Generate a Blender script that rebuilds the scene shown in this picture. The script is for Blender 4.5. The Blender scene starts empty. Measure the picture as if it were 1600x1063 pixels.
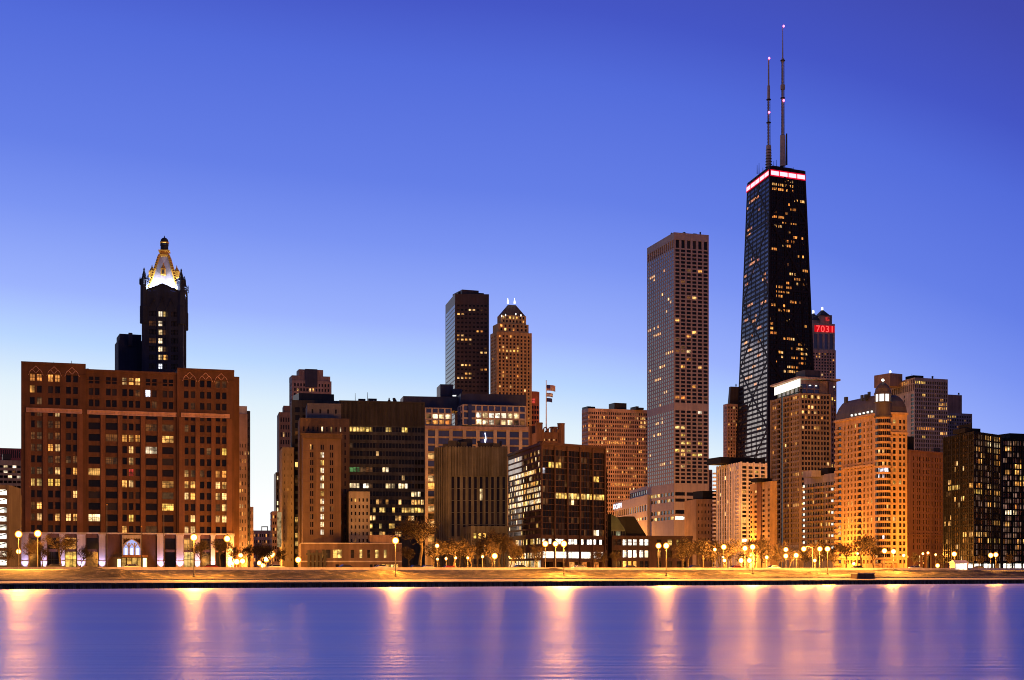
import bpy, math, random
from mathutils import Vector
random.seed(7)
SC = bpy.context.scene
COL = SC.collection
# ------------------------------------------------------------------ camera, world, light, exposure
F, HY, EYE, GZ = 2300.0, 892.0, 3.6, 3.75          # focal length and horizon in photo pixels, eye height, street level
cam = bpy.data.cameras.new('camera'); co = bpy.data.objects.new('camera', cam); COL.objects.link(co)
co.location = (0, 0, EYE); co.rotation_euler = (math.radians(90), 0, 0)
cam.sensor_width = 36; cam.lens = 36 * F / 1600; cam.shift_y = (HY - 531.5) / 1600
cam.clip_start = 0.5; cam.clip_end = 20000
SC.camera = co
SC.view_settings.view_transform = 'Standard'; SC.view_settings.look = 'None'
SC.view_settings.exposure = 0; SC.view_settings.gamma = 1; SC.view_settings.use_curve_mapping = False
SC.cycles.use_denoising = True; SC.cycles.filter_width = 1.0
SC.cycles.max_bounces = 5; SC.cycles.diffuse_bounces = 2; SC.cycles.glossy_bounces = 3
SC.cycles.sample_clamp_indirect = 3; SC.cycles.caustics_reflective = False; SC.cycles.caustics_refractive = False

W = bpy.data.worlds.new('World'); SC.world = W; W.use_nodes = True
nt = W.node_tree; N = nt.nodes; K = nt.links
for n in list(N): N.remove(n)
def nd(t, **k):
    n = N.new(t)
    for a, b in k.items(): setattr(n, a, b)
    return n
def math_(op, a, b=None, c=None):
    n = nd('ShaderNodeMath', operation=op)
    for i, v in enumerate((a, b, c)):
        if v is None: continue
        if isinstance(v, (int, float)): n.inputs[i].default_value = v
        else: K.new(v, n.inputs[i])
    return n.outputs[0]
def ramp_(fac, stops, tree=None):
    n = nd('ShaderNodeValToRGB'); e = n.color_ramp.elements
    while len(e) < len(stops): e.new(0.5)
    for i, (p, c) in enumerate(stops): e[i].position = p; e[i].color = (*c, 1)
    K.new(fac, n.inputs[0]); return n.outputs[0]
tc = nd('ShaderNodeTexCoord'); sp = nd('ShaderNodeSeparateXYZ'); K.new(tc.outputs['Generated'], sp.inputs[0])
x, y, z = sp.outputs
xp = math_('MAXIMUM', x, 0.0); t = math_('ADD', math_('ADD', z, math_('MULTIPLY', x, 0.07)), math_('MULTIPLY', math_('MULTIPLY', xp, xp), 0.64))            # afterglow is strongest low in the south-west
t = math_('ADD', t, 0.2)
front = ramp_(t, [(0.10, (1.15, 1.12, 1.08)), (0.224, (1.03, 1.03, 1.02)), (0.262, (.90, .96, .98)), (0.285, (.83, .92, .97)), (0.30, (.74, .87, .97)), (0.327, (.49, .68, 1.0)),
                  (0.36, (.328, .447, .99)), (0.41, (.195, .295, .89)), (0.45, (.128, .212, .80)), (0.52, (.084, .147, .70)), (0.56, (.058, .093, .565)), (0.616, (.049, .066, .43)),
                  (0.80, (.03, .036, .24)), (1.0, (.02, .024, .14))])
back = ramp_(z, [(0.0, (.22, .16, .17)), (0.12, (.165, .135, .19)), (0.35, (.075, .078, .19)), (0.8, (.03, .038, .18))])
bf = nd('ShaderNodeMapRange', interpolation_type='SMOOTHSTEP'); K.new(y, bf.inputs[0])
bf.inputs[1].default_value = 0.65; bf.inputs[2].default_value = -0.35
mx = nd('ShaderNodeMix', data_type='RGBA'); K.new(bf.outputs[0], mx.inputs[0]); K.new(front, mx.inputs[6]); K.new(back, mx.inputs[7])
sky = nd('ShaderNodeTexSky', sky_type='NISHITA'); sky.sun_disc = False
SUN_EL, SUN_AZ = math.radians(-3), math.radians(-28)
sky.sun_elevation = SUN_EL; sky.sun_rotation = SUN_AZ
ad = nd('ShaderNodeMix', data_type='RGBA', blend_type='ADD'); ad.inputs[0].default_value = 0.02
K.new(mx.outputs[2], ad.inputs[6]); K.new(sky.outputs[0], ad.inputs[7])
bg = nd('ShaderNodeBackground'); bg.inputs[1].default_value = 1.0; K.new(ad.outputs[2], bg.inputs[0])
wo = nd('ShaderNodeOutputWorld'); K.new(bg.outputs[0], wo.inputs[0])
sl = bpy.data.lights.new('afterglow', 'SUN'); sl.energy = 0.06; sl.angle = math.radians(12); sl.color = (1, .75, .6)
so = bpy.data.objects.new('afterglow', sl); COL.objects.link(so)
so.rotation_euler = (math.radians(86), 0, math.radians(180) - SUN_AZ - math.radians(0))

# ------------------------------------------------------------------ materials
MATS = {}
def newmat(name):
    m = bpy.data.materials.new(name); m.use_nodes = True; MATS[name] = m
    t = m.node_tree
    for n in list(t.nodes): t.nodes.remove(n)
    o = t.nodes.new('ShaderNodeOutputMaterial')
    return m, t, o
def wall(name, rgb, rough=.85, var=.3, scale=.12, metal=0, spec=.3, streak=.18):
    m, t, o = newmat(name); L = t.links
    c = t.nodes.new('ShaderNodeTexCoord')
    n1 = t.nodes.new('ShaderNodeTexNoise'); n1.inputs['Scale'].default_value = scale; n1.inputs['Detail'].default_value = 12; n1.inputs['Roughness'].default_value = .68
    L.new(c.outputs['Object'], n1.inputs['Vector'])
    mp = t.nodes.new('ShaderNodeMapping'); mp.inputs['Scale'].default_value = (.9, .9, .05); L.new(c.outputs['Object'], mp.inputs[0])
    n2 = t.nodes.new('ShaderNodeTexNoise'); n2.inputs['Scale'].default_value = .8; n2.inputs['Detail'].default_value = 4
    L.new(mp.outputs[0], n2.inputs['Vector'])
    r1 = t.nodes.new('ShaderNodeMapRange'); r1.inputs[1].default_value = .3; r1.inputs[2].default_value = .7
    r1.inputs[3].default_value = 1 - var; r1.inputs[4].default_value = 1 + var; L.new(n1.outputs[0], r1.inputs[0])
    r2 = t.nodes.new('ShaderNodeMapRange'); r2.inputs[1].default_value = .35; r2.inputs[2].default_value = .7
    r2.inputs[3].default_value = 1 - streak; r2.inputs[4].default_value = 1 + streak; L.new(n2.outputs[0], r2.inputs[0])
    mu = t.nodes.new('ShaderNodeMath'); mu.operation = 'MULTIPLY'; L.new(r1.outputs[0], mu.inputs[0]); L.new(r2.outputs[0], mu.inputs[1])
    vm = t.nodes.new('ShaderNodeVectorMath'); vm.operation = 'SCALE'; vm.inputs[0].default_value = rgb; L.new(mu.outputs[0], vm.inputs['Scale'])
    p = t.nodes.new('ShaderNodeBsdfPrincipled'); L.new(vm.outputs[0], p.inputs['Base Color'])
    p.inputs['Roughness'].default_value = rough; p.inputs['Metallic'].default_value = metal; p.inputs['Specular IOR Level'].default_value = spec
    L.new(p.outputs[0], o.inputs[0]); return m
def glass(name, rgb, rough=.06, blind=(.03, .026, .024), pb=.12, ior=1.36):
    """dark window glass, some panes with a pale blind behind"""
    m, t, o = newmat(name); L = t.links
    g = t.nodes.new('ShaderNodeNewGeometry'); oi = t.nodes.new('ShaderNodeObjectInfo')
    a = t.nodes.new('ShaderNodeMath'); a.operation = 'ADD'; L.new(g.outputs['Random Per Island'], a.inputs[0]); L.new(oi.outputs['Random'], a.inputs[1])
    f = t.nodes.new('ShaderNodeMath'); f.operation = 'FRACT'; L.new(a.outputs[0], f.inputs[0])
    r = t.nodes.new('ShaderNodeValToRGB'); r.color_ramp.interpolation = 'CONSTANT'
    r.color_ramp.elements[0].color = (*rgb, 1); r.color_ramp.elements[1].position = 1 - pb; r.color_ramp.elements[1].color = (*blind, 1)
    e = r.color_ramp.elements.new(.4); e.color = (rgb[0] * 1.8, rgb[1] * 1.6, rgb[2] * 1.4, 1)
    L.new(f.outputs[0], r.inputs[0])
    p = t.nodes.new('ShaderNodeBsdfPrincipled'); L.new(r.outputs[0], p.inputs['Base Color'])
    p.inputs['Roughness'].default_value = rough; p.inputs['IOR'].default_value = ior; p.inputs['Specular Tint'].default_value = (.72, .76, 1, 1)
    L.new(p.outputs[0], o.inputs[0]); return m
def lit(name, stops, strength, patch=.75, scale=.55):
    """a lit room behind a pane: hue from the pane's own random number, patches of furniture and curtain from noise"""
    m, t, o = newmat(name); L = t.links
    g = t.nodes.new('ShaderNodeNewGeometry'); oi = t.nodes.new('ShaderNodeObjectInfo')
    a = t.nodes.new('ShaderNodeMath'); a.operation = 'ADD'; L.new(g.outputs['Random Per Island'], a.inputs[0]); L.new(oi.outputs['Random'], a.inputs[1])
    f = t.nodes.new('ShaderNodeMath'); f.operation = 'FRACT'; L.new(a.outputs[0], f.inputs[0])
    r = t.nodes.new('ShaderNodeValToRGB'); el = r.color_ramp.elements
    while len(el) < len(stops): el.new(.5)
    for i, c in enumerate(stops): el[i].position = i / (len(stops) - 1); el[i].color = (*c, 1)
    L.new(f.outputs[0], r.inputs[0])
    c = t.nodes.new('ShaderNodeTexCoord'); n = t.nodes.new('ShaderNodeTexNoise'); n.noise_dimensions = '4D'
    n.inputs['Scale'].default_value = scale; n.inputs['Detail'].default_value = 2
    L.new(c.outputs['Object'], n.inputs['Vector']); 
    w = t.nodes.new('ShaderNodeMath'); w.operation = 'MULTIPLY'; w.inputs[1].default_value = 97.; L.new(f.outputs[0], w.inputs[0]); L.new(w.outputs[0], n.inputs['W'])
    q = t.nodes.new('ShaderNodeMapRange'); q.inputs[1].default_value = .38; q.inputs[2].default_value = .58
    q.inputs[3].default_value = 1 - patch; q.inputs[4].default_value = 1.25; L.new(n.outputs[0], q.inputs[0])
    s = t.nodes.new('ShaderNodeMath'); s.operation = 'MULTIPLY'; s.inputs[1].default_value = 7.31; L.new(f.outputs[0], s.inputs[0])
    s2 = t.nodes.new('ShaderNodeMath'); s2.operation = 'FRACT'; L.new(s.outputs[0], s2.inputs[0])
    s3 = t.nodes.new('ShaderNodeMapRange'); s3.inputs[3].default_value = .45; s3.inputs[4].default_value = 1.3; L.new(s2.outputs[0], s3.inputs[0])
    m0 = t.nodes.new('ShaderNodeMath'); m0.operation = 'MULTIPLY'; L.new(q.outputs[0], m0.inputs[0]); L.new(s3.outputs[0], m0.inputs[1])
    uv = t.nodes.new('ShaderNodeUVMap'); sx = t.nodes.new('ShaderNodeSeparateXYZ'); L.new(uv.outputs[0], sx.inputs[0])
    def M(op, a, b):
        k = t.nodes.new('ShaderNodeMath'); k.operation = op
        for i, v in enumerate((a, b)):
            if isinstance(v, (int, float)): k.inputs[i].default_value = v
            else: L.new(v, k.inputs[i])
        return k.outputs[0]
    rb = M('FRACT', M('MULTIPLY', f.outputs[0], 23.7), 0.)                    # how far this pane's blind is pulled down
    bl = M('GREATER_THAN', sx.outputs[1], M('ADD', M('MULTIPLY', rb, .9), .38))
    shade = M('SUBTRACT', 1.0, M('MULTIPLY', bl, .55))
    rc = M('FRACT', M('MULTIPLY', f.outputs[0], 51.3), 0.)                    # a half-drawn curtain on one side of some panes
    cu = M('MULTIPLY', M('GREATER_THAN', sx.outputs[0], M('ADD', M('MULTIPLY', rc, 1.2), .35)), .6)
    shade = M('MULTIPLY', shade, M('SUBTRACT', 1.0, cu))
    shade = M('MULTIPLY', shade, M('ADD', .72, M('MULTIPLY', sx.outputs[1], .45)))
    m1 = t.nodes.new('ShaderNodeMath'); m1.operation = 'MULTIPLY'; L.new(m0.outputs[0], m1.inputs[0]); L.new(shade, m1.inputs[1])
    m2 = t.nodes.new('ShaderNodeMath'); m2.operation = 'MULTIPLY'; m2.inputs[1].default_value = strength; L.new(m1.outputs[0], m2.inputs[0])
    p = t.nodes.new('ShaderNodeBsdfPrincipled'); p.inputs['Base Color'].default_value = (.02, .02, .02, 1); p.inputs['Roughness'].default_value = .1
    L.new(r.outputs[0], p.inputs['Emission Color']); L.new(m2.outputs[0], p.inputs['Emission Strength'])
    L.new(p.outputs[0], o.inputs[0]); m.cycles.emission_sampling = 'NONE'; return m
def glow(name, rgb, s, sample=False):
    m, t, o = newmat(name)
    e = t.nodes.new('ShaderNodeEmission'); e.inputs[0].default_value = (*rgb, 1); e.inputs[1].default_value = s
    t.links.new(e.outputs[0], o.inputs[0])
    if not sample: m.cycles.emission_sampling = 'NONE'
    return m

g_dark = glass('glass_dark', (.006, .006, .008))
g_blue = glass('glass_sky_blue', (.022, .032, .13), pb=.1, blind=(.04, .05, .13), ior=1.9)  # blue put into the base colour for the reflected eastern sky
g_mirror = glass('glass_mirror', (.01, .01, .016), rough=.03, pb=.12, blind=(.05, .045, .05), ior=2.3)
g_soft = glass('glass_soft_mirror', (.008, .008, .013), rough=.05, pb=.15, blind=(.035, .03, .034), ior=1.6)
l_warm = lit('lit_warm', [(1, .38, .065), (1, .49, .12), (1, .60, .24), (1, .42, .08)], 1.7)
l_amber = lit('lit_amber', [(1, .32, .05), (1, .41, .09), (1, .27, .045)], 1.35)
l_white = lit('lit_white', [(1, .76, .42), (1, .66, .30), (1, .88, .70)], 2.0)
l_yellow = lit('lit_yellow', [(1, .60, .10), (1, .54, .12), (1, .68, .21)], 1.6)
l_cool = lit('lit_cool', [(.75, .8, 1), (.9, .92, 1)], 2.2)
l_dim = lit('lit_dim', [(.8, .26, .05), (.7, .26, .07), (.6, .30, .11)], .2)
l_green = lit('lit_green', [(.25, .7, .2), (.3, .8, .25)], .5)
l_red = lit('lit_red', [(1, .05, .05), (1, .12, .06)], 1.0)
l_shop = lit('lit_shop', [(1, .93, .8), (1, .88, .66), (1, .97, .92)], 3.4, patch=.4)
roof_m = wall('roof_felt', (.045, .042, .045))
metal_m = wall('dark_metal', (.03, .03, .035), rough=.5, var=.1)
pole_m = wall('painted_steel', (.12, .105, .09), rough=.5, var=.1)

# ------------------------------------------------------------------ helpers
def P(px, D): return Vector(((px - 800) / F * D, D))
def ZY(y, D): return EYE + (HY - y) / F * D
class MB:
    def __init__(s): s.v = []; s.f = []
    def quad(s, a, b, c, d):
        i = len(s.v); s.v += [tuple(a), tuple(b), tuple(c), tuple(d)]; s.f.append((i, i + 1, i + 2, i + 3))
    def tri(s, a, b, c):
        i = len(s.v); s.v += [tuple(a), tuple(b), tuple(c)]; s.f.append((i, i + 1, i + 2))
    def prism(s, poly, z0, z1, top=None, bottom=True, cap=True):
        """vertical prism over a counter-clockwise footprint; top = another footprint for a taper"""
        n = len(poly); i = len(s.v); q = top or poly
        s.v += [(p[0], p[1], z0) for p in poly] + [(p[0], p[1], z1) for p in q]
        for k in range(n): s.f.append((i + k, i + (k + 1) % n, i + n + (k + 1) % n, i + n + k))
        if cap: s.f.append(tuple(i + n + k for k in range(n)))
        if bottom: s.f.append(tuple(i + k for k in reversed(range(n))))
    def box(s, c, size, ang=0):
        dx, dy, dz = size[0] / 2, size[1] / 2, size[2] / 2; ca, sa = math.cos(ang), math.sin(ang)
        pts = [(c[0] + a * dx * ca - b * dy * sa, c[1] + a * dx * sa + b * dy * ca) for a, b in ((-1, -1), (1, -1), (1, 1), (-1, 1))]
        s.prism(pts, c[2] - dz, c[2] + dz)
    def beam(s, p, q, w, d, n):
        """bar from p to q, width w across, standing d proud along the unit normal n"""
        p, q, n = Vector(p), Vector(q), Vector(n); a = (q - p).normalized(); b = a.cross(n).normalized() * (w / 2); n = n * d
        i = len(s.v); o = n * -.3
        s.v += [tuple(v) for v in (p - b + o, p + b + o, q + b + o, q - b + o, p - b + n, p + b + n, q + b + n, q - b + n)]
        for f in ((0, 1, 2, 3), (4, 7, 6, 5), (0, 4, 5, 1), (1, 5, 6, 2), (2, 6, 7, 3), (3, 7, 4, 0)): s.f.append(tuple(i + k for k in f))
    def tube(s, p, q, r0, r1, n=6, cap=True):
        p, q = Vector(p), Vector(q); a = (q - p)
        if a.length < 1e-6: return
        a.normalize(); u = a.orthogonal().normalized(); w = a.cross(u); i = len(s.v)
        for c, r in ((p, r0), (q, r1)):
            for k in range(n):
                t = 2 * math.pi * k / n; s.v.append(tuple(c + u * (r * math.cos(t)) + w * (r * math.sin(t))))
        for k in range(n): s.f.append((i + k, i + (k + 1) % n, i + n + (k + 1) % n, i + n + k))
        if cap: s.f.append(tuple(i + n + k for k in range(n))); s.f.append(tuple(i + k for k in reversed(range(n))))
    def lathe(s, c, prof, n=16):
        i = len(s.v); m = len(prof)
        for r, z in prof:
            for k in range(n):
                t = 2 * math.pi * k / n; s.v.append((c[0] + r * math.cos(t), c[1] + r * math.sin(t), c[2] + z))
        for j in range(m - 1):
            for k in range(n): s.f.append((i + j * n + k, i + j * n + (k + 1) % n, i + (j + 1) * n + (k + 1) % n, i + (j + 1) * n + k))
        s.f.append(tuple(i + (m - 1) * n + k for k in range(n))); s.f.append(tuple(i + k for k in reversed(range(n))))
    def mesh(s, name, mat, off=(0, 0, 0), smooth=False):
        me = bpy.data.meshes.new(name)
        me.from_pydata([(a - off[0], b - off[1], c - off[2]) for a, b, c in s.v], [], s.f)
        me.materials.append(mat); me.update()
        if smooth: me.polygons.foreach_set('use_smooth', [True] * len(me.polygons))
        return me
def link(name, me, parent=None, loc=(0, 0, 0), rz=0):
    o = bpy.data.objects.new(name, me); COL.objects.link(o); o.parent = parent; o.location = loc; o.rotation_euler = (0, 0, rz); return o
def tag(o, label, cat, group=None):
    o['label'] = label; o['category'] = cat
    if group: o['group'] = group
    return o
def empty(name, loc, label, cat, group=None, rz=0):
    o = link(name, None, None, loc, rz); o.empty_display_size = 1; return tag(o, label, cat, group)
def structure(name, mb, mat):
    o = link(name, mb.mesh(name, mat)); o['kind'] = 'structure'; return o
def copy_tree(o, parent=None):
    c = o.copy(); COL.objects.link(c); c.parent = parent
    for ch in o.children: copy_tree(ch, c)
    return c
def grid(L, n, frac, m0=0., m1=0.):
    """n openings over length L between margins, each frac of its bay"""
    b = (L - m0 - m1) / n
    return [(m0 + b * (i + .5 - frac / 2), m0 + b * (i + .5 + frac / 2)) for i in range(n)]

class Building:
    def __init__(s, name, label, cat, group=None):
        s.name, s.label, s.cat, s.group = name, label, cat, group; s.parts = {}; s.wins = []; s.pts = []; s.own = []
    SOLO = ('balcony', 'balcony_lamp', 'tracery', 'cornice', 'parapet_arch')
    UNDER = {'dormer_window': 'dormer', 'beacon': 'antenna', 'lattice': 'antenna', 'antenna_ring': 'antenna', 'lantern_band': 'lantern', 'roof_rib': 'pyramid_roof', 'lancet_window': 'entrance_arch',
             'arch_window': 'entrance_arch', 'mullion': 'entrance_arch', 'crown_light': 'crown_band', 'lantern_post': 'turret_drum', 'lantern_glass': 'turret_drum', 'dome': 'turret_drum', 'turret_band': 'turret', 'chimney': 'mansard_roof',
             'portico_column': 'portico', 'portal_window': 'portal', 'canopy_lamp': 'canopy', 'lit_soffit': 'canopy', 'display_digits': 'display'}
    def part(s, name, mat):
        if name in s.SOLO: return s.single(name, mat)
        k = (name, mat.name)
        if k not in s.parts: s.parts[k] = MB()
        return s.parts[k]
    def single(s, name, mat):                      # a part that stays one object of its own
        m = MB(); s.own.append((name, mat, m)); return m
    def face(s, P0, P1, zb, zt, us, zs, mat, rec=.35, name='wall', fid=0, sash=0):
        """wall from P0 to P1 (left to right from outside) with openings us x zs; records the panes"""
        m = s.part(name, mat); P0, P1 = Vector(P0), Vector(P1); d = (P1 - P0); L = d.length; d.normalize(); n = Vector((d.y, -d.x))
        def pt(u, z, q=0): return (P0.x + d.x * u - n.x * q, P0.y + d.y * u - n.y * q, z)
        us = sorted(us); zs = sorted(zs); z = zb
        for (a, b) in zs:
            if a > z + 1e-4: m.quad(pt(0, z), pt(L, z), pt(L, a), pt(0, a))
            u = 0
            for (p, q) in us:
                if p > u + 1e-4: m.quad(pt(u, a), pt(p, a), pt(p, b), pt(u, b))
                m.quad(pt(p, a), pt(q, a), pt(q, a, rec), pt(p, a, rec)); m.quad(pt(p, b, rec), pt(q, b, rec), pt(q, b), pt(p, b))
                m.quad(pt(p, a), pt(p, a, rec), pt(p, b, rec), pt(p, b)); m.quad(pt(q, a, rec), pt(q, a), pt(q, b), pt(q, b, rec))
                u = q
            if u < L - 1e-4: m.quad(pt(u, a), pt(L, a), pt(L, b), pt(u, b))
            z = b
        if z < zt - 1e-4: m.quad(pt(0, z), pt(L, z), pt(L, zt), pt(0, zt))
        ang = math.atan2(d.y, d.x)
        nr = len(zs)
        for r, (a, b) in enumerate(zs):
            for c, (p, q) in enumerate(us):
                s.wins.append(dict(c=pt((p + q) / 2, (a + b) / 2, rec), w=q - p, h=b - a, ang=ang, fid=fid, r=nr - 1 - r, col=c, mat=None, sash=sash, quad=None))
    def light(s, fid, prob, mats, base=g_dark, run=1, seed=1):
        """choose which panes of a face are lit: runs of neighbours on one floor"""
        rng = random.Random(seed * 977 + fid * 31 + len(s.wins)); rows = {}
        for w in s.wins:
            if w['fid'] == fid: rows.setdefault(w['r'], []).append(w)
        for r in rows.values():
            r.sort(key=lambda w: w['col']); i = 0
            while i < len(r):
                if rng.random() < prob / max(1, (run + 1) / 2):
                    k = rng.randint(1, run); mm = rng.choice(mats)
                    for w in r[i:i + k]:
                        if w['mat'] is None: w['mat'] = mm if rng.random() < .8 else rng.choice(mats)
                    i += k
                else:
                    if r[i]['mat'] is None: r[i]['mat'] = base
                    i += 1
    def force(s, fid, rows, cols, mat):
        for w in s.wins:
            if w['fid'] == fid and w['r'] in rows and (cols is None or w['col'] in cols): w['mat'] = mat
    def footprint(s, poly, zb, zt, roof=roof_m, wallmat=None, skip=()):
        """plain walls for the unseen sides, and the roof"""
        n = len(poly); s.pts += [tuple(p) for p in poly]
        if wallmat:
            m = s.part('wall', wallmat)
            for k in range(n):
                if k in skip: continue
                a, b = poly[k], poly[(k + 1) % n]; m.quad((*a, zb), (*b, zb), (*b, zt), (*a, zt))
        r = s.part('roof', roof); i = len(r.v); r.v += [(p[0], p[1], zt - .01) for p in poly]; r.f.append(tuple(range(i, i + n)))
    def done(s, base_z=GZ):
        cx = sum(p[0] for p in s.pts) / len(s.pts); cy = sum(p[1] for p in s.pts) / len(s.pts); loc = (cx, cy, base_z)
        root = empty(s.name, loc, s.label, s.cat, s.group); s.root = root
        for (nm, _), m in s.parts.items(): link(nm, m.mesh(nm, MATS[_], loc), root)
        got = {}
        for nm, mat, m in s.own:                   # parts first, then the pieces that sit on them (nearest part of that kind)
            if not m.v: continue
            c = tuple(sum(v[k] for v in m.v) / len(m.v) for k in range(3)); got.setdefault(nm, []).append((c, nm, mat, m))
        objs = {}
        for nm, lst in got.items():
            if s.UNDER.get(nm) not in got: objs[nm] = [(c, link(nm, m.mesh(nm, mat, loc), root)) for c, _, mat, m in lst]
        for nm, lst in got.items():
            if s.UNDER.get(nm) in got:
                for c, _, mat, m in lst:
                    par = min(objs[s.UNDER[nm]], key=lambda e: sum((e[0][k] - c[k]) ** 2 for k in range(3)))[1]; link(nm, m.mesh(nm, mat, loc), par)
        s.objs = objs
        for w in s.wins:
            if w['mat'] is None: w['mat'] = g_dark
        ws = sorted(s.wins, key=lambda w: (not w['mat'].name.startswith('lit_'), w['mat'].name == 'lit_dim', -round(w['w'] * w['h'], 1), (w['r'] * 7 + w['col'] * 3) % 11))
        cache = {}
        for w in ws[:100]:
            key = (round(w['w'], 2), round(w['h'], 2), w['mat'].name, w['sash'])
            if w['quad']:
                cc = w['c']; m = MB(); m.quad(*w['quad']); qm = m.mesh('window', w['mat'], cc); pane_uv(qm); link('window', qm, root, [w['c'][i] - loc[i] for i in range(3)]); continue
            if key not in cache: cache[key] = pane_mesh(*[w[k] for k in ('w', 'h', 'mat', 'sash')])
            link('window', cache[key], root, [w['c'][i] - loc[i] for i in range(3)], w['ang'])
        if ws[100:]:
            by = {}; me = bpy.data.meshes.new('window'); v = []; f = []; mi = []; mats = []
            for w in ws[100:]:
                if w['mat'] not in mats: mats.append(w['mat'])
                i = len(v)
                if w['quad']: v += [tuple(p[k] - loc[k] for k in range(3)) for p in w['quad']]
                else:
                    ca, sa = math.cos(w['ang']) * w['w'] / 2, math.sin(w['ang']) * w['w'] / 2; c = w['c']; h = w['h'] / 2
                    v += [(c[0] - loc[0] + a * ca, c[1] - loc[1] + a * sa, c[2] - loc[2] + b * h) for a, b in ((-1, -1), (1, -1), (1, 1), (-1, 1))]
                f.append((i, i + 1, i + 2, i + 3)); mi.append(mats.index(w['mat']))
            me.from_pydata(v, [], f); pane_uv(me)
            for mm in mats: me.materials.append(mm)
            me.polygons.foreach_set('material_index', mi); me.update()
            o = link('window', me, root); o['kind'] = 'stuff'
        return root
def text_mesh(cv):
    t = bpy.data.objects.new('text', cv); COL.objects.link(t); bpy.context.view_layer.update()
    me = bpy.data.meshes.new_from_object(t.evaluated_get(bpy.context.evaluated_depsgraph_get())); me.name = cv.name
    bpy.data.objects.remove(t); return me
def pane_uv(me):
    uv = me.uv_layers.new(name='UVMap'); uv.data.foreach_set('uv', [c for _ in range(len(me.polygons)) for c in (0., 0., 1., 0., 1., 1., 0., 1.)])
def pane_mesh(w, h, mat, sash):
    me = bpy.data.meshes.new('window'); a, b = w / 2, h / 2
    v = [(-a, 0, -b), (a, 0, -b), (a, 0, b), (-a, 0, b)]; f = [(0, 1, 2, 3)]; mi = [0]
    def bar(x0, z0, x1, z1):
        i = len(v); v.extend([(x0, -.06, z0), (x1, -.06, z0), (x1, -.06, z1), (x0, -.06, z1)]); f.append((i, i + 1, i + 2, i + 3)); mi.append(1)
    if sash & 1: bar(-a, -.07, a, .07)
    if sash & 2: bar(-.07, -b, .07, b)
    if sash & 4: bar(-a / 3 - .06, -b, -a / 3 + .06, b); bar(a / 3 - .06, -b, a / 3 + .06, b)
    me.from_pydata(v, [], f); pane_uv(me); me.materials.append(mat)
    if sash: me.materials.append(metal_m)
    me.polygons.foreach_set('material_index', mi); me.update(); return me

def corners(D, pN, yN, pL=None, yL=None, pR=None, yR=None, depth=25., th=21.):
    """footprint from a near corner and the roof heights read off its two neighbours"""
    n = P(pN, D); c, s_ = math.cos(math.radians(th)), math.sin(math.radians(th))
    def along(px, d):
        tx = (px - 800) / F; k = (tx * n.y - n.x) / (d[0] - tx * d[1]); return n + Vector(d) * k
    R = P(pR, D * (HY - yN) / (HY - yR)) if yR is not None else along(pR, (c, s_))
    if pL is None:
        e = (R - n).normalized(); L = n + Vector((-e.y, e.x)) * depth
    else: L = P(pL, D * (HY - yN) / (HY - yL)) if yL is not None else along(pL, (-s_, c))
    return n, R, L, L + R - n
def facade(b, P0, P1, zb, zt, mat, D, fid, cols, rows, ywt, ywb, fw=.5, fh=.55, m=.04, rec=.35, sash=0):
    L = (Vector(P1) - Vector(P0)).length; hi, lo = ZY(ywt, D), ZY(ywb, D); p = (hi - lo) / rows
    zs = [(lo + p * (i + .5 - fh / 2), lo + p * (i + .5 + fh / 2)) for i in range(rows)]
    b.face(P0, P1, zb, zt, grid(L, cols, fw, L * m, L * m), zs, mat, rec, fid=fid, sash=sash)
def tower(b, D, geo, mat, right=None, left=None, yt=None, roof=roof_m, zb=GZ - .2):
    """rectangular block: near corner geo, facades 'right' (fid 0) and 'left' (fid 1), plain backs"""
    n, R, L, B_ = corners(D, **geo); zt = ZY(geo['yN'] if yt is None else yt, D)
    skip = []
    if right: facade(b, n, R, zb, zt, mat, D, 0, **right); skip.append(0)
    if left: facade(b, L, n, zb, zt, mat, D, 1, **left); skip.append(3)
    b.footprint([n, R, B_, L], zb, zt, roof, mat, skip)
    return n, R, L, B_, zt
def parapet(b, pts, z, h, t, mat, name='parapet'):
    m = b.part(name, mat); c = sum((Vector(p) for p in pts), Vector((0, 0))) / len(pts)
    n = len(pts)
    out = []
    for p in pts:
        v = Vector(p) - c; out.append(c + v * (1 + t / v.length))
    inn = [c + (Vector(p) - c) * (1 - .6 / (Vector(p) - c).length) for p in pts]
    for k in range(n):
        j = (k + 1) % n
        m.quad((*out[k], z - h * .4), (*out[j], z - h * .4), (*out[j], z + h * .6), (*out[k], z + h * .6))
        m.quad((*out[k], z + h * .6), (*out[j], z + h * .6), (*inn[j], z + h * .6), (*inn[k], z + h * .6))
        m.quad((*inn[j], z - h * .4), (*inn[k], z - h * .4), (*inn[k], z + h * .6), (*inn[j], z + h * .6))
        m.quad((*out[j], z - h * .4), (*out[k], z - h * .4), (*inn[k], z - h * .4), (*inn[j], z - h * .4))
def clutter(b, pts, z, n, seed, h=2.2):
    rg = random.Random(seed); a, c, e = Vector(pts[0]), Vector(pts[1]), Vector(pts[3])
    for k in range(n):
        q = a + (c - a) * rg.uniform(.08, .92) + (e - a) * rg.uniform(.06, .5); t = rg.random(); hh_ = h * rg.uniform(.5, 1.3)
        if t < .5: b.single('roof_unit', metal_m).box((*q, z + hh_ / 2), (rg.uniform(1.5, 4), rg.uniform(1.5, 3), hh_), math.atan2((c - a).y, (c - a).x))
        elif t < .8: b.single('roof_vent', metal_m).lathe((*q, z), [(.5, 0), (.5, hh_ * .7), (.8, hh_ * .72), (.5, hh_)], 8)
        else: b.single('aerial', metal_m).tube((*q, z), (*q, z + hh_ * 2.2), .16, .08, 5)
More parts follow.
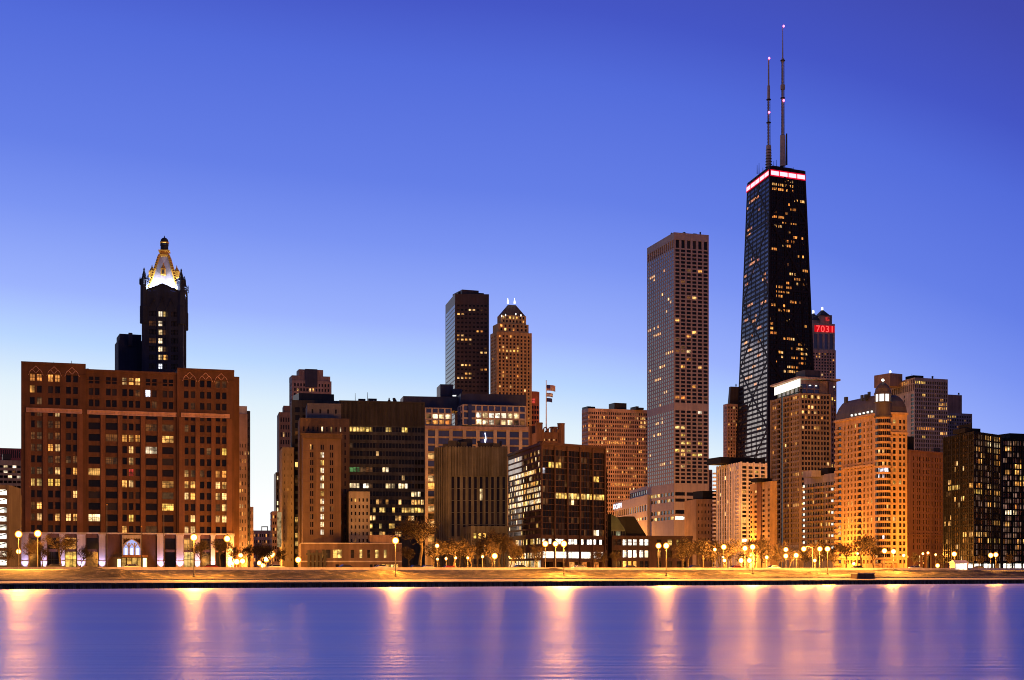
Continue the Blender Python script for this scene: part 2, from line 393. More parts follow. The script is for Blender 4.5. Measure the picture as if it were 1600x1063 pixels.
def roofbox(b, D, p0, p1, ytop, ybot, mat, depth=8., name='penthouse', th=21.):
    n, R, L, B_ = corners(D, pN=p0, yN=ytop, pR=p1, depth=depth, th=th)
    b.single(name, mat).prism([n, R, B_, L], ZY(ybot, D), ZY(ytop, D))

# ------------------------------------------------------------------ ground and water (shoreline frame: S along the shore, d metres inland)
A0 = P(0, EYE * F / 29); A1 = P(1600, EYE * F / 20)
SU = (A1 - A0).normalized(); SN = Vector((-SU.y, SU.x))
def shore(px, d):
    """point on the line d metres inland, on the bearing of photo column px"""
    a = A0 + SN * d; tx = (px - 800) / F; k = (tx * a.y - a.x) / (SU.x - tx * SU.y); return a + SU * k
def sd(s, d): return A0 + SU * s + SN * d
WALL_Z = 1.15
PROF = [(0, WALL_Z), (1.2, WALL_Z), (1.25, 1.22), (17, 1.55), (17.05, 1.75), (17.6, 1.75), (30, 2.5), (47, GZ)]
def ground_z(d):
    for (d0, z0), (d1, z1) in zip(PROF, PROF[1:]):
        if d <= d1: return z0 + (z1 - z0) * max(0, (d - d0)) / (d1 - d0)
    return GZ
def sheet(mb, d0, z0, d1, z1, s0=-900, s1=1500):
    mb.quad((*sd(s0, d0), z0), (*sd(s1, d0), z0), (*sd(s1, d1), z1), (*sd(s0, d1), z1))
concrete_m = wall('concrete', (.40, .37, .33), var=.2, scale=.25)
m = MB(); sheet(m, 1.2, WALL_Z - .05, 17, 1.55); structure('promenade', m, wall('promenade_concrete', (.32, .28, .25), var=.4, scale=.3))
m = MB(); sheet(m, 17, 1.5, 17, 1.75); sheet(m, 17, 1.75, 17.6, 1.75); structure('kerb', m, wall('kerb_stone', (.22, .2, .18)))
# the rough slope: a fine mesh of dead grass, sand and small mounds
slope_m, t_, o_ = newmat('dead_grass')
L_ = t_.links; c_ = t_.nodes.new('ShaderNodeTexCoord')
n1 = t_.nodes.new('ShaderNodeTexNoise'); n1.inputs['Scale'].default_value = .35; n1.inputs['Detail'].default_value = 9; n1.inputs['Roughness'].default_value = .7
L_.new(c_.outputs['Object'], n1.inputs[0])
r_ = t_.nodes.new('ShaderNodeValToRGB'); e = r_.color_ramp.elements
e[0].position = .35; e[0].color = (.012, .009, .006, 1); e[1].position = .68; e[1].color = (.24, .19, .11, 1); q = e.new(.52); q.color = (.04, .032, .02, 1)
L_.new(n1.outputs[0], r_.inputs[0]); p_ = t_.nodes.new('ShaderNodeBsdfPrincipled'); p_.inputs['Roughness'].default_value = .95
L_.new(r_.outputs[0], p_.inputs[0])
bp = t_.nodes.new('ShaderNodeBump'); bp.inputs['Strength'].default_value = .8; bp.inputs['Distance'].default_value = .6; L_.new(n1.outputs[0], bp.inputs['Height']); L_.new(bp.outputs[0], p_.inputs['Normal'])
L_.new(p_.outputs[0], o_.inputs[0])
rng = random.Random(3); m = MB(); ns, ndv = 300, 12; s0, s1 = -60, 420
hh = {}
mounds = [(rng.uniform(s0, s1), rng.uniform(21, 44), rng.uniform(.4, 1.5), rng.uniform(2, 7)) for _ in range(170)]
for i in range(ns + 1):
    for j in range(ndv + 1):
        s_ = s0 + (s1 - s0) * i / ns; d = 17.5 + (47 - 17.5) * j / ndv; zz = ground_z(d)
        if 0 < j < ndv:
            for (a, b_, h, w) in mounds:
                k = ((s_ - a) / w) ** 2 + ((d - b_) / (w * .5)) ** 2
                if k < 4: zz += h * .55 * math.exp(-k)
            zz += rng.uniform(-.06, .06)
        m.v.append((*sd(s_, d), zz))
for i in range(ns):
    for j in range(ndv):
        a = i * (ndv + 1) + j; m.f.append((a, a + ndv + 1, a + ndv + 2, a + 1))
sheet(m, 17.5, 1.75, 47, GZ, -900, s0); sheet(m, 17.5, 1.75, 47, GZ, s1, 1500)
structure('slope', m, slope_m)
m = MB(); sheet(m, 47, GZ, 6000, GZ, -6000, 6000); structure('ground', m, wall('town_ground', (.10, .085, .065), scale=.05))
m = MB(); sheet(m, 52, GZ + .004, 78, GZ + .004); structure('road', m, wall('asphalt', (.05, .05, .052), var=.15))
m = MB()
for d in (52.4, 64.6, 65.4, 77.6): sheet(m, d, GZ + .008, d + .18, GZ + .008)
for d in (56.4, 60.4, 69.4, 73.4):
    for k in range(60): sheet(m, d, GZ + .008, d + .15, GZ + .008, -100 + k * 9, -97 + k * 9)
structure('road_markings', m, wall('road_paint', (.7, .7, .66)))
m = MB(); sheet(m, 78, GZ, 78, GZ + .13); sheet(m, 78, GZ + .13, 83, GZ + .13); sheet(m, 83, GZ + .13, 83, GZ); structure('pavement', m, concrete_m)
# lake
wm, t_, o_ = newmat('lake_water'); L_ = t_.links
c_ = t_.nodes.new('ShaderNodeTexCoord'); mp = t_.nodes.new('ShaderNodeMapping'); mp.inputs['Scale'].default_value = (.09, .85, 1); L_.new(c_.outputs['Object'], mp.inputs[0])
n1 = t_.nodes.new('ShaderNodeTexNoise'); n1.inputs['Scale'].default_value = 1; n1.inputs['Detail'].default_value = 5; L_.new(mp.outputs[0], n1.inputs[0])
mp2 = t_.nodes.new('ShaderNodeMapping'); mp2.inputs['Scale'].default_value = (.006, .09, 1); L_.new(c_.outputs['Object'], mp2.inputs[0])
n2 = t_.nodes.new('ShaderNodeTexNoise'); n2.inputs['Scale'].default_value = 1; n2.inputs['Detail'].default_value = 3; L_.new(mp2.outputs[0], n2.inputs[0])
rr = t_.nodes.new('ShaderNodeMapRange'); rr.inputs[1].default_value = .35; rr.inputs[2].default_value = .65; rr.inputs[3].default_value = .38; rr.inputs[4].default_value = .45; L_.new(n2.outputs[0], rr.inputs[0])
gl_ = t_.nodes.new('ShaderNodeBsdfAnisotropic'); gl_.inputs['Color'].default_value = (.96, .97, 1, 1); L_.new(rr.outputs[0], gl_.inputs['Roughness'])
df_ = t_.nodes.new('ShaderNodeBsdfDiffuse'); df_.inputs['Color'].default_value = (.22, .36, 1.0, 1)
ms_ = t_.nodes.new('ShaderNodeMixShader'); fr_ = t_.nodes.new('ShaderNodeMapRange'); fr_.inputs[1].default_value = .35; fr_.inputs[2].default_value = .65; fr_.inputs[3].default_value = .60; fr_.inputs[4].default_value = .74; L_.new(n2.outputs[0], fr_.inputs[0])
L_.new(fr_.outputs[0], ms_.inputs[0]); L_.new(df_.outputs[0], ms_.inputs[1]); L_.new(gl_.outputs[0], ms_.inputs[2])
bp = t_.nodes.new('ShaderNodeBump'); bp.inputs['Strength'].default_value = .65; bp.inputs['Distance'].default_value = .22; L_.new(n1.outputs[0], bp.inputs['Height']); L_.new(bp.outputs[0], gl_.inputs['Normal'])
L_.new(ms_.outputs[0], o_.inputs[0])
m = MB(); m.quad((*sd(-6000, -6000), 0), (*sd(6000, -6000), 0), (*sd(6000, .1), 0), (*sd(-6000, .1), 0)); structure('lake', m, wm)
# sea wall of steel sheet piles with a coping
r0 = empty('sea_wall', (*sd(150, 0), 0), 'long low dark sea wall of ribbed piles along the water edge', 'sea wall')
m = MB(); k = -500
while k < 900:
    a, b_, c, d_ = k, k + .5, k + .7, k + 1.2
    for (u0, q0, u1, q1) in ((a, 0, b_, 0), (b_, 0, c, .35), (c, .35, d_, .35), (d_, .35, d_ + .2, 0)):
        m.quad((*sd(u0, q0), -1), (*sd(u1, q1), -1), (*sd(u1, q1), WALL_Z - .25), (*sd(u0, q0), WALL_Z - .25))
    k += 1.4
oo = link('pile_sheet', m.mesh('pile_sheet', wall('weathered_pile', (.10, .09, .105), var=.4, scale=.5, streak=.5)), r0); oo.location = [-v for v in r0.location]
m = MB(); sheet(m, -.25, WALL_Z - .3, -.25, WALL_Z, -500, 900); sheet(m, -.25, WALL_Z, 1.25, WALL_Z, -500, 900)
oo = link('coping', m.mesh('coping', wall('coping_stone', (.10, .09, .085), var=.3)), r0); oo.location = [-v for v in r0.location]
# pale barrier added in place of the traffic light line, safety-shape profile
r1 = empty('added_road_barrier', (*sd(150, 49.5), GZ), 'long pale concrete barrier added along the lakeside road in place of traffic light trails', 'barrier')
m = MB(); prof = [(48.9, GZ), (49.15, GZ + .25), (49.3, GZ + .72), (49.7, GZ + .72), (49.85, GZ + .25), (50.1, GZ)]
for (d0, z0), (d1, z1) in zip(prof, prof[1:]): sheet(m, d0, z0, d1, z1, -300, 700)
oo = link('concrete_body', m.mesh('concrete_body', wall('barrier_concrete', (.42, .38, .36))), r1); oo.location = [-v for v in r1.location]

# ------------------------------------------------------------------ BUILDINGS
brick_brown = wall('brick_brown', (.095, .046, .028), var=.3); brick_pier = wall('brick_pier', (.135, .064, .038), var=.3)
brick_trim = wall('pale_terracotta', (.46, .29, .25), var=.25)
limestone = wall('limestone', (.46, .42, .4), var=.12)
# ---- great brown brick block on the left -----------------------------------
D0 = 520.; TH = 18.
fa = P(33, D0); fdir = Vector((math.cos(math.radians(TH)), math.sin(math.radians(TH)))); fn = Vector((fdir.y, -fdir.x))
def FU(px, base=fa):            # distance along the front for a photo column
    tx = (px - 800) / F; return (tx * base.y - base.x) / (fdir.x - tx * fdir.y)
b = Building('brick_block', 'huge dark brown brick block with three pavilions and purple uplit piers at its foot', 'building')
ROWY = [589 + 18.23 * i for i in range(14)]
def zspan(rows, h=11.): return [(ZY(ROWY[r] + h / 2, D0), ZY(ROWY[r] - h / 2, D0)) for r in rows]
def pxspan(cs, w, base=fa): return [(FU(c, base) - w / 2, FU(c, base) + w / 2) for c in cs]
corn = ZY(640, D0)
ztl, ztc = ZY(566.5, D0), ZY(574, D0)
base_top = ZY(833, D0)
sets = [(33, 134, [50.5, 61.5, 79, 90, 107, 118], 0.0, ztl), (134, 277, None, .9, ztc), (277, 366, [291, 301.5, 316, 326.5, 340.5, 350.5], 0.0, ztl)]
uplights = []
for si, (xa, xb, cs, back, zt) in enumerate(sets):
    ua, ub = FU(xa), FU(xb); o2 = fa - fn * back
    p0, p1 = o2 + fdir * ua, o2 + fdir * ub
    if cs:
        us = [(a - ua, b_ - ua) for a, b_ in pxspan(cs, 1.6)]
        b.face(p0, p1, base_top, zt, us, zspan(range(14)), brick_brown, .45, fid=si, sash=3)
    else:
        cu = [142.5, 152, 169.5, 179, 195, 205.2, 215.5, 231.5, 241.5, 258, 267.5]
        us = [(a - ua, b_ - ua) for a, b_ in pxspan(cu, 1.6)]
        b.face(p0, p1, corn, zt, us, zspan((0, 1, 2)), brick_brown, .45, fid=10, sash=3)
        us = [(FU(x0) - ua, FU(x1) - ua) for x0, x1 in ((138.5, 156.5), (165.5, 183.5), (191.5, 198.5), (201.7, 208.7), (212, 219), (228, 245.5), (254, 271.5))]
        b.face(p0, p1, base_top, corn, us, zspan(range(3, 14)), brick_brown, .45, fid=11, sash=7)
pA, pB = fa, fa + fdir * FU(366); dp = 38.; pC, pD = pB - fn * dp, pA - fn * dp
b.footprint([pA - fn * .95, pB - fn * .95, pC, pD], GZ - .2, ztc - .5, roof_m, brick_brown, skip=(0,))
m = b.part('wall', brick_brown)
for xa, xb in ((33, 134), (277, 366)):                                        # pavilion returns and their tops
    q0, q1 = fa + fdir * FU(xa), fa + fdir * FU(xb)
    for q in (q0, q1): m.quad((*q, base_top), (*(q - fn * 9), base_top), (*(q - fn * 9), ztl), (*q, ztl))
    r = b.part('roof', roof_m); r.quad((*q0, ztl), (*q1, ztl), (*(q1 - fn * 9), ztl), (*(q0 - fn * 9), ztl))
    m.quad((*(q1 - fn * 9), ztc - 1), (*(q0 - fn * 9), ztc - 1), (*(q0 - fn * 9), ztl), (*(q1 - fn * 9), ztl))
# cornice band with a dentil course, string courses, coping
for xa, xb, o in ((41, 128, .0), (136, 276, -.9), (283, 359, .0)):
    c = b.single('cornice', brick_trim); q0, q1 = fa + fdir * FU(xa) + fn * o, fa + fdir * FU(xb) + fn * o
    c.beam((*q0, corn + .5), (*q1, corn + .5), .35, .7, (*fn, 0)); c.beam((*q0, corn - .7), (*q1, corn - .7), .3, .5, (*fn, 0))
    c.beam((*q0, corn - .1), (*q1, corn - .1), .9, .25, (*fn, 0))
    L = (q1 - q0).length; k = .8
    while k < L: p = q0 + fdir * k; c.beam((*p, corn - .5), (*p, corn + .3), .4, .45, (*fn, 0)); k += 1.5
for xa, xb, o, zz in ((33, 134, 0, ztl), (134, 277, -.9, ztc), (277, 366, 0, ztl)):
    c = b.part('parapet', brick_brown); q0, q1 = fa + fdir * FU(xa) + fn * o, fa + fdir * FU(xb) + fn * o
    c.beam((*q0, zz), (*q1, zz), .8, .35, (*fn, 0)); c.beam((*q0, zz - 3.6), (*q1, zz - 3.6), .25, .22, (*fn, 0))
# pointed arches and diamonds above the top windows
for cs in ([56, 84.5, 112.5], [296.2, 321.2, 345.5]):
    for c in cs:
        u = FU(c); zb_ = ZY(583, D0); tr = b.single('tracery', brick_trim)
        def T(du, dz): q = fa + fdir * (u + du); return (*q, zb_ + dz)
        for s_ in (-1, 1):
            for a, c2 in ((0, 1.2), (1.25, 1.2)):
                x0 = s_ * (2.3 - a)
            tr.beam(T(s_ * 2.5, -.6), T(s_ * 1.9, .9), .18, .2, (*fn, 0)); tr.beam(T(s_ * 1.9, .9), T(s_ * 1.25, 1.6), .18, .2, (*fn, 0))
            tr.beam(T(s_ * 1.25, 1.6), T(0, .1), .18, .2, (*fn, 0)); tr.beam(T(s_ * 1.0, 1.7), T(0, 2.7), .18, .2, (*fn, 0))
pil = b.part('wall', brick_pier)                                             # slim piers between bays
for c in (44, 70.5, 98.5, 125, 160.8, 188, 223.5, 250, 284, 308.6, 333.3, 358):
    o = -.9 if 134 < c < 277 else 0; q = fa + fdir * FU(c) + fn * o
    pil.beam((*q, base_top), (*q, corn - 1), 2.0 if c in (44, 125, 284, 358) else 1.5, .4, (*fn, 0))
# base: piers, big two-storey windows, lit arch
us = []; piers = [(33, 45), (63.5, 73.5), (92.5, 101.5), (120, 134), (154, 165), (245, 257), (275, 287), (304, 312.5), (329, 336), (353, 366)]
baysB = [(a[1], c[0]) for a, c in zip(piers, piers[1:]) if not (a[1] > 160 and c[0] < 250)]
us = [(FU(a) + .2, FU(c) - .2) for a, c in baysB]
p0, p1 = fa - fn * .1, fa + fdir * FU(366) - fn * .1
zsB = [(ZY(886, D0), ZY(862, D0)), (ZY(858, D0), ZY(840, D0))]
b.face(p0, p1, GZ - .2, base_top, us, zsB, brick_brown, .8, fid=20, sash=7)
for a, c in piers:
    q = fa + fdir * (FU(a) + FU(c)).__truediv__(2); w = (FU(c) - FU(a)) * .92
    st = b.single('pier', limestone); st.beam((*q, GZ - .2), (*q, ZY(835, D0)), w, .55, (*fn, 0)); st.beam((*q, ZY(878.5, D0)), (*q, ZY(877, D0)), w + .2, .7, (*fn, 0))
    st.beam((*q, ZY(836, D0)), (*q, ZY(833.5, D0)), w + .3, .8, (*fn, 0)); uplights.append((q + fn * 2.2, w))
c = b.single('string_course', limestone); q0, q1 = fa, fa + fdir * FU(366); c.beam((*q0, ZY(832.5, D0)), (*q1, ZY(832.5, D0)), .5, .75, (*fn, 0))
# entrance: pale lit gothic arch, marquee, brass doors
uA, uB = FU(190.5), FU(221); q0 = fa + fn * .35 + fdir * uA; wA = uB - uA
zs_, zt_ = ZY(867, D0), ZY(835, D0)
fr = b.single('entrance_arch', limestone)
def E(u, z, o=0): q = q0 + fdir * u + fn * o; return (*q, z)
fr.beam(E(.2, zs_), E(.2, zt_), .5, .5, (*fn, 0)); fr.beam(E(wA - .2, zs_), E(wA - .2, zt_), .5, .5, (*fn, 0)); fr.beam(E(0, zt_ - .6), E(wA, zt_ - .6), 1.2, .6, (*fn, 0))
for k in range(12): fr.beam(E((k + .3) * wA / 12, zt_ - 1.5), E((k + .3) * wA / 12, zt_ - 1.1), .3, .5, (*fn, 0))
N_ = 10; arc = []
for i in range(2 * N_ + 1):
    u = wA * .06 + wA * .88 * i / (2 * N_); k = 1 - abs(i - N_) / N_; arc.append((u, zs_ + 3.2 + 2.6 * (k ** .6)))
for (ua_, za_), (ub_, zb2) in zip(arc, arc[1:]): fr.beam(E(ua_, za_), E(ub_, zb2), .35, .5, (*fn, 0))
gl = b.single('arch_window', glow('arch_glow', (.52, .55, 1), .9)); poly = [E(wA * .06, zs_, .1)] + [E(u, zz, .1) for u, zz in arc] + [E(wA * .94, zs_, .1)]
i = len(gl.v); gl.v += poly; gl.f.append(tuple(range(i, i + len(poly))))
mu_ = b.single('mullion', limestone)
for k in (1, 2):
    u = wA * (.06 + .88 * k / 3); mu_.beam(E(u, zs_, .12), E(u, zs_ + 4.4, .12), .5, .3, (*fn, 0))
for k in range(3):
    u0 = wA * (.06 + .88 * k / 3); u1 = wA * (.06 + .88 * (k + 1) / 3); um = (u0 + u1) / 2
    mu_.beam(E(u0, zs_ + 2.6, .12), E(um, zs_ + 4.2, .12), .3, .3, (*fn, 0)); mu_.beam(E(um, zs_ + 4.2, .12), E(u1, zs_ + 2.6, .12), .3, .3, (*fn, 0))
    b.single('lancet_window', glow('lancet_glow', (.85, .88, 1), 1.5)).quad(E(u0 + .55, zs_ + .1, .14), E(u1 - .55, zs_ + .1, .14), E(u1 - .55, zs_ + 2.4, .14), E(u0 + .55, zs_ + 2.4, .14))
mq = b.single('marquee', wall('marquee_bronze', (.4, .2, .08), rough=.5)); mc = q0 + fdir * (wA * .65) + fn * 1.6
mq.box((*mc, zs_ - .45), (wA * 1.3, 3.4, .7), math.radians(TH)); mq.box((*(mc + fn * .1), zs_ - .1), (wA * 1.2, 3.0, .25), math.radians(TH))
for k in range(5):
    u = wA * (.1 + k * .27)
    b.single('door', lit('lit_brass', [(1, .5, .08), (1, .62, .16)], 1.0) if 'lit_brass' not in MATS else MATS['lit_brass']).quad(E(u - .75, GZ, .12), E(u + .75, GZ, .12), E(u + .75, zs_ - 1, .12), E(u - .75, zs_ - 1, .12))
b.single('sconce', glow('sconce_glow', (1, .8, .3), 4)).box(E(-1.0, ZY(880, D0), .5), (1.1, .5, 3.0), math.radians(TH)); b.single('sconce', MATS['sconce_glow']).box(E(wA * 1.16, ZY(879, D0), .5), (1.2, .5, 3.2), math.radians(TH))
# lit windows read off the photograph (row, columns)
L0 = {0: [(0, 1), (2, 3)], 3: [(3,)], 6: [(2,), (3,)], 8: [(3,), (5,)], 9: [(0, 1), (2, 3)], 11: [(1,)], 12: [(1,), (3,), (4, 5)]}
for r, gs in L0.items():
    for g in gs: b.force(0, [r], g, l_amber if r == 0 else (l_yellow if r == 9 else l_warm))
for r, cs_ in {4: (1, 2, 3), 5: (0, 1, 2, 3), 6: (0, 1), 7: (2, 3, 4, 5), 8: (0, 1, 2), 11: (0,), 12: (0,)}.items(): b.force(0, [r], cs_, l_dim)
b.force(10, [0], (4, 5, 6), l_warm); b.force(10, [1], (7,), l_cool); b.force(10, [1], (6,), l_dim)
for r, cs_, mm in ((2, (2, 3, 4), l_warm), (2, (6,), l_warm), (3, (5,), l_white), (4, (3,), l_warm), (3, (3,), l_warm), (5, (0,), l_warm), (6, (3,), l_warm), (6, (2,), l_warm), (9, (0,), l_white), (9, (3,), l_yellow), (8, (6,), l_yellow), (7, (6,), l_dim), (5, (3,), l_red), (1, (5,), l_dim), (1, (6,), l_dim), (4, (1,), l_dim), (6, (6,), l_warm), (10, (5,), l_dim)): b.force(11, [r], cs_, mm)
for r, cs_, mm in ((4, (0,), l_dim), (6, (5,), l_yellow), (8, (4, 5), l_amber), (9, (0, 1, 4, 5), l_warm), (10, (0, 1, 4, 5), l_warm), (11, (5,), l_warm), (11, (4,), l_dim), (12, (1, 4, 5), l_warm), (13, (1, 0), l_warm)): b.force(2, [r], cs_, mm)
b.force(20, [0], (2,), l_warm); b.force(20, [1], (3,), l_dim); b.force(20, [1], (5, 2), l_yellow); b.force(20, [0], (5,), l_warm)
for fid in (0, 2, 10, 11, 20): b.light(fid, .05, [l_dim, l_warm], seed=5)
# roof clutter and the lower rear wing that shows past the right end
rw = b.single('rear_wing', brick_brown); n_, R_, L2, B2 = corners(558, pN=352, yN=588, pR=374, depth=24, th=21); rw.prism([n_, R_, B2, L2], GZ, ZY(588, 558))
for px_, D_, w_, h_ in ((172, 541, 5, 1.2), (305, 552, 16, 2.0), (352, 548, 1.6, 2.4)):
    q = P(px_, D_); b.single('roof_hatch', metal_m).box((*q, ztc + h_ / 2 - .3), (w_, 3, h_), math.radians(TH))
clutter(b, (pA - fn * 6, pB - fn * 6, pC, pD), ztc - .5, 10, 14, 2.4); brick_root = b.done()
# ---- gothic tower behind it -------------------------------------------------
dark_stone = wall('dark_stone', (.016, .026, .062), var=.3)
b = Building('gothic_tower', 'dark gothic tower with a floodlit pyramid roof, gold ribs, lantern and four pinnacles', 'building')
DT = 600.; tn, tR, tL, tB = corners(DT, pN=221.5, yN=452, pR=286, depth=17, th=8); ztT = ZY(452, DT)
LT = (tR - tn).length
us = [(LT * f - .75, LT * f + .75) for f in (.22, .30, .45, .57, .75, .83)]
hi = [(ZY(y_ + 4, DT), ZY(y_ - 4, DT)) for y_ in (490, 505, 518.5, 532, 545, 558, 572)]
b.face(tn, tR, GZ, ztT, us, hi, dark_stone, .4, fid=0, sash=3); b.face(tR, tB, GZ, ztT, grid((tB - tR).length, 4, .3, 2, 2), hi, dark_stone, .4, fid=1)
b.footprint([tn, tR, tB, tL], GZ, ztT, roof_m, dark_stone, skip=(0, 1))
b.force(0, [0], (3,), l_yellow); b.force(0, [0, 1, 2, 3, 4, 5], (2,), l_white); b.force(0, [5], (3,), l_warm); b.force(0, [1, 3], (0, 1), l_dim); b.force(0, [2, 4], (3,), l_dim); b.force(0, [6], (2,), l_cool)
cT = (tn + tR + tB + tL) / 4
ga = b.part('gable', dark_stone)                                             # gables over each face, blind tracery
for p, q in ((tn, tR), (tR, tB), (tB, tL), (tL, tn)):
    mid = (p + q) / 2; d = (q - p).normalized(); nn = Vector((d.y, -d.x)); h = (q - p).length / 2 - 2
    a_, c_ = mid - d * h + nn * .25, mid + d * h + nn * .25
    for o in (0, -1.2): ga.tri((*(a_ + nn * o), ztT - .3), (*(c_ + nn * o), ztT - .3), (*(mid + nn * (.25 + o)), ztT + 2.2))
    ga.beam((*a_, ztT - .2), (*(mid + nn * .25), ztT + 2.3), .5, .4, (*nn, 0)); ga.beam((*c_, ztT - .2), (*(mid + nn * .25), ztT + 2.3), .5, .4, (*nn, 0))
    for k in (-1, 0, 1):
        cc = mid + d * (k * h * .58)
        for s_ in (-1, 1): ga.beam((*(cc + d * s_ * 1.6), ztT - 7.5), (*cc, ztT - 3.6 + (.9 if k == 0 else 0)), .3, .35, (*nn, 0))
        ga.beam((*(cc + d * 1.6), ztT - 30), (*(cc + d * 1.6), ztT - 7.5), .3, .3, (*nn, 0)) if k < 1 else None
for p in (tn, tR, tB, tL):                                                   # corner pinnacles
    v = (p - cT).normalized(); q = p - v * 1.2; pm = b.single('pinnacle', dark_stone)
    pm.lathe((*q, 0), [(1.75, ZY(505, DT)), (1.75, ZY(478, DT)), (1.55, ZY(477, DT)), (1.5, ZY(438, DT)), (1.8, ZY(437, DT)), (1.1, ZY(434, DT)), (.75, ZY(430, DT)), (.85, ZY(429.5, DT)), (.3, ZY(422, DT)), (.45, ZY(421, DT)), (.1, ZY(417.5, DT))], 8)
    for k in range(4):
        a = math.radians(8 + 90 * k); pm.lathe((q.x + 1.6 * math.cos(a), q.y + 1.6 * math.sin(a), 0), [(.35, ZY(445, DT)), (.35, ZY(437, DT)), (.05, ZY(432, DT))], 5)
zr0, zr1 = ztT - .2, ZY(402, cT.y)
def sq(h): return [cT + (p - cT).normalized() * h for p in (tn, tR, tB, tL)]
lead = wall('roof_lead', (.40, .42, .55), rough=.45, var=.1, spec=.5)
gold = wall('gilded_rib', (.62, .36, .06), rough=.4, metal=.35, var=.15)
b.single('pyramid_roof', lead).prism(sq(8.3), zr0, zr1, top=sq(2.4))
for p0_, p1_ in zip(sq(8.6), sq(2.7)):
    rb = b.single('roof_rib', gold); v = (p0_ - cT).normalized()
    rb.beam((*p0_, zr0), (*p1_, zr1), 1.0, .45, (*v, .4))
    for k in range(14):
        f = (k + .5) / 14; q = p0_.lerp(p1_, f); rb.box((*(q + v * .35), zr0 + (zr1 - zr0) * f + .2), (.75, .75, .45), math.radians(8))
lc = b.single('lantern_base', gold); lc.prism(sq(3.3), zr1 - .1, zr1 + .7); lc.prism(sq(2.6), zr1 + .7, zr1 + 2.0); lc.prism(sq(3.2), zr1 + 2.0, zr1 + 2.6)
ln = b.single('lantern', dark_stone); ln.lathe((*cT, 0), [(1.65, zr1 + 2.6), (1.6, ZY(385, cT.y)), (1.75, ZY(384.5, cT.y)), (1.75, ZY(378, cT.y)), (1.6, ZY(377, cT.y)), (1.4, ZY(374.5, cT.y)), (.9, ZY(372.5, cT.y)), (.25, ZY(371.5, cT.y)), (.1, ZY(368.5, cT.y))], 12)
b.single('lantern_band', gold).lathe((*cT, 0), [(1.72, ZY(381, cT.y)), (1.85, ZY(380.5, cT.y)), (1.85, ZY(379, cT.y)), (1.72, ZY(378.5, cT.y))], 12)
for p, q in ((tn, tR), (tR, tB), (tL, tn)):                                  # dormers
    mid = (p + q) / 2; v = (mid - cT).normalized(); cc = cT + v * 5.0; dm = b.single('dormer', gold); zb_ = ZY(434, cT.y)
    dm.box((*cc, zb_ + 1.3), (1.9, 2.6, 2.6), math.radians(8) + (0 if p is tn else math.pi / 2)); dm.lathe((*cc, 0), [(1.2, zb_ + 2.6), (.3, zb_ + 4.2), (.1, zb_ + 5.2)], 4)
    b.single('dormer_window', metal_m).box((*(cc + v * 1.32), zb_ + 1.2), (.7, .1, 1.6), math.radians(8) + (0 if p is tn else math.pi / 2))
roofbox(b, 603, 185, 222, 531, 580, dark_stone, 14, 'side_block'); roofbox(b, 604, 187, 221, 521.5, 531, dark_stone, 12, 'side_block'); roofbox(b, 602.6, 201, 207, 520, 540, dark_stone, 1, 'pilaster')
b.done()
def point(name, loc, rgb, w, rad=.4, parent=None):
    l = bpy.data.lights.new(name, 'POINT'); l.energy = w; l.color = rgb; l.shadow_soft_size = rad
    o = bpy.data.objects.new(name, l); COL.objects.link(o); o.location = loc
    if parent: o.parent = parent
    return o
for p, q in ((tn, tR), (tR, tB), (tB, tL), (tL, tn)):                         # the roof's own floodlights, set in the gutter behind the gables
    mid = (p + q) / 2; v = (mid - cT).normalized()
    for s_ in (-1, 1):
        d = (q - p).normalized(); lp = cT + v * 7.6 + d * s_ * 4.0; point('roof_floodlight', (*lp, ztT + .9), (.95, .95, 1), 7000, .3)
for p in sq(10.2): point('rib_floodlight', (*p, ztT + .8), (1, .62, .2), 1200, .3)
for q, w in uplights:
    l = bpy.data.lights.new('pier_uplight', 'SPOT'); l.energy = 5000; l.color = (.60, .52, 1); l.spot_size = math.radians(75); l.spot_blend = .8; l.shadow_soft_size = .3
    o = bpy.data.objects.new('pier_uplight', l); COL.objects.link(o); o.location = (*(q - fn * .4), GZ + .3)
    tgt = Vector((*(q - fn * 2.0), GZ + 9)) - o.location; o.rotation_euler = tgt.to_track_quat('-Z', 'Y').to_euler()

# ---- other buildings ---------------------------------------------------------
tan = wall('tan_stone', (.33, .27, .2)); beige = wall('beige_stone', (.40, .35, .32)); grey_c = wall('grey_concrete', (.30, .27, .23))
mauve = wall('mauve_stone', (.34, .25, .24)); brown = wall('brown_stone', (.30, .2, .15)); red_brick = wall('red_brick', (.10, .07, .058))
dark_alu = wall('dark_aluminium', (.012, .012, .014), rough=.7, var=.1, spec=.15); olive = wall('olive_cladding', (.055, .06, .066), streak=.3)
navy = wall('navy_cladding', (.035, .042, .085), rough=.5); gold_stone = wall('gold_stone', (.50, .33, .16)); rosy = wall('rosy_frame', (.042, .021, .023), rough=.7)
white_c = wall('white_concrete', (.80, .73, .68)); copper = wall('dark_mansard', (.09, .075, .07), rough=.6)
def B(name, label, cat='building', group=None): return Building(name, label, cat, group)

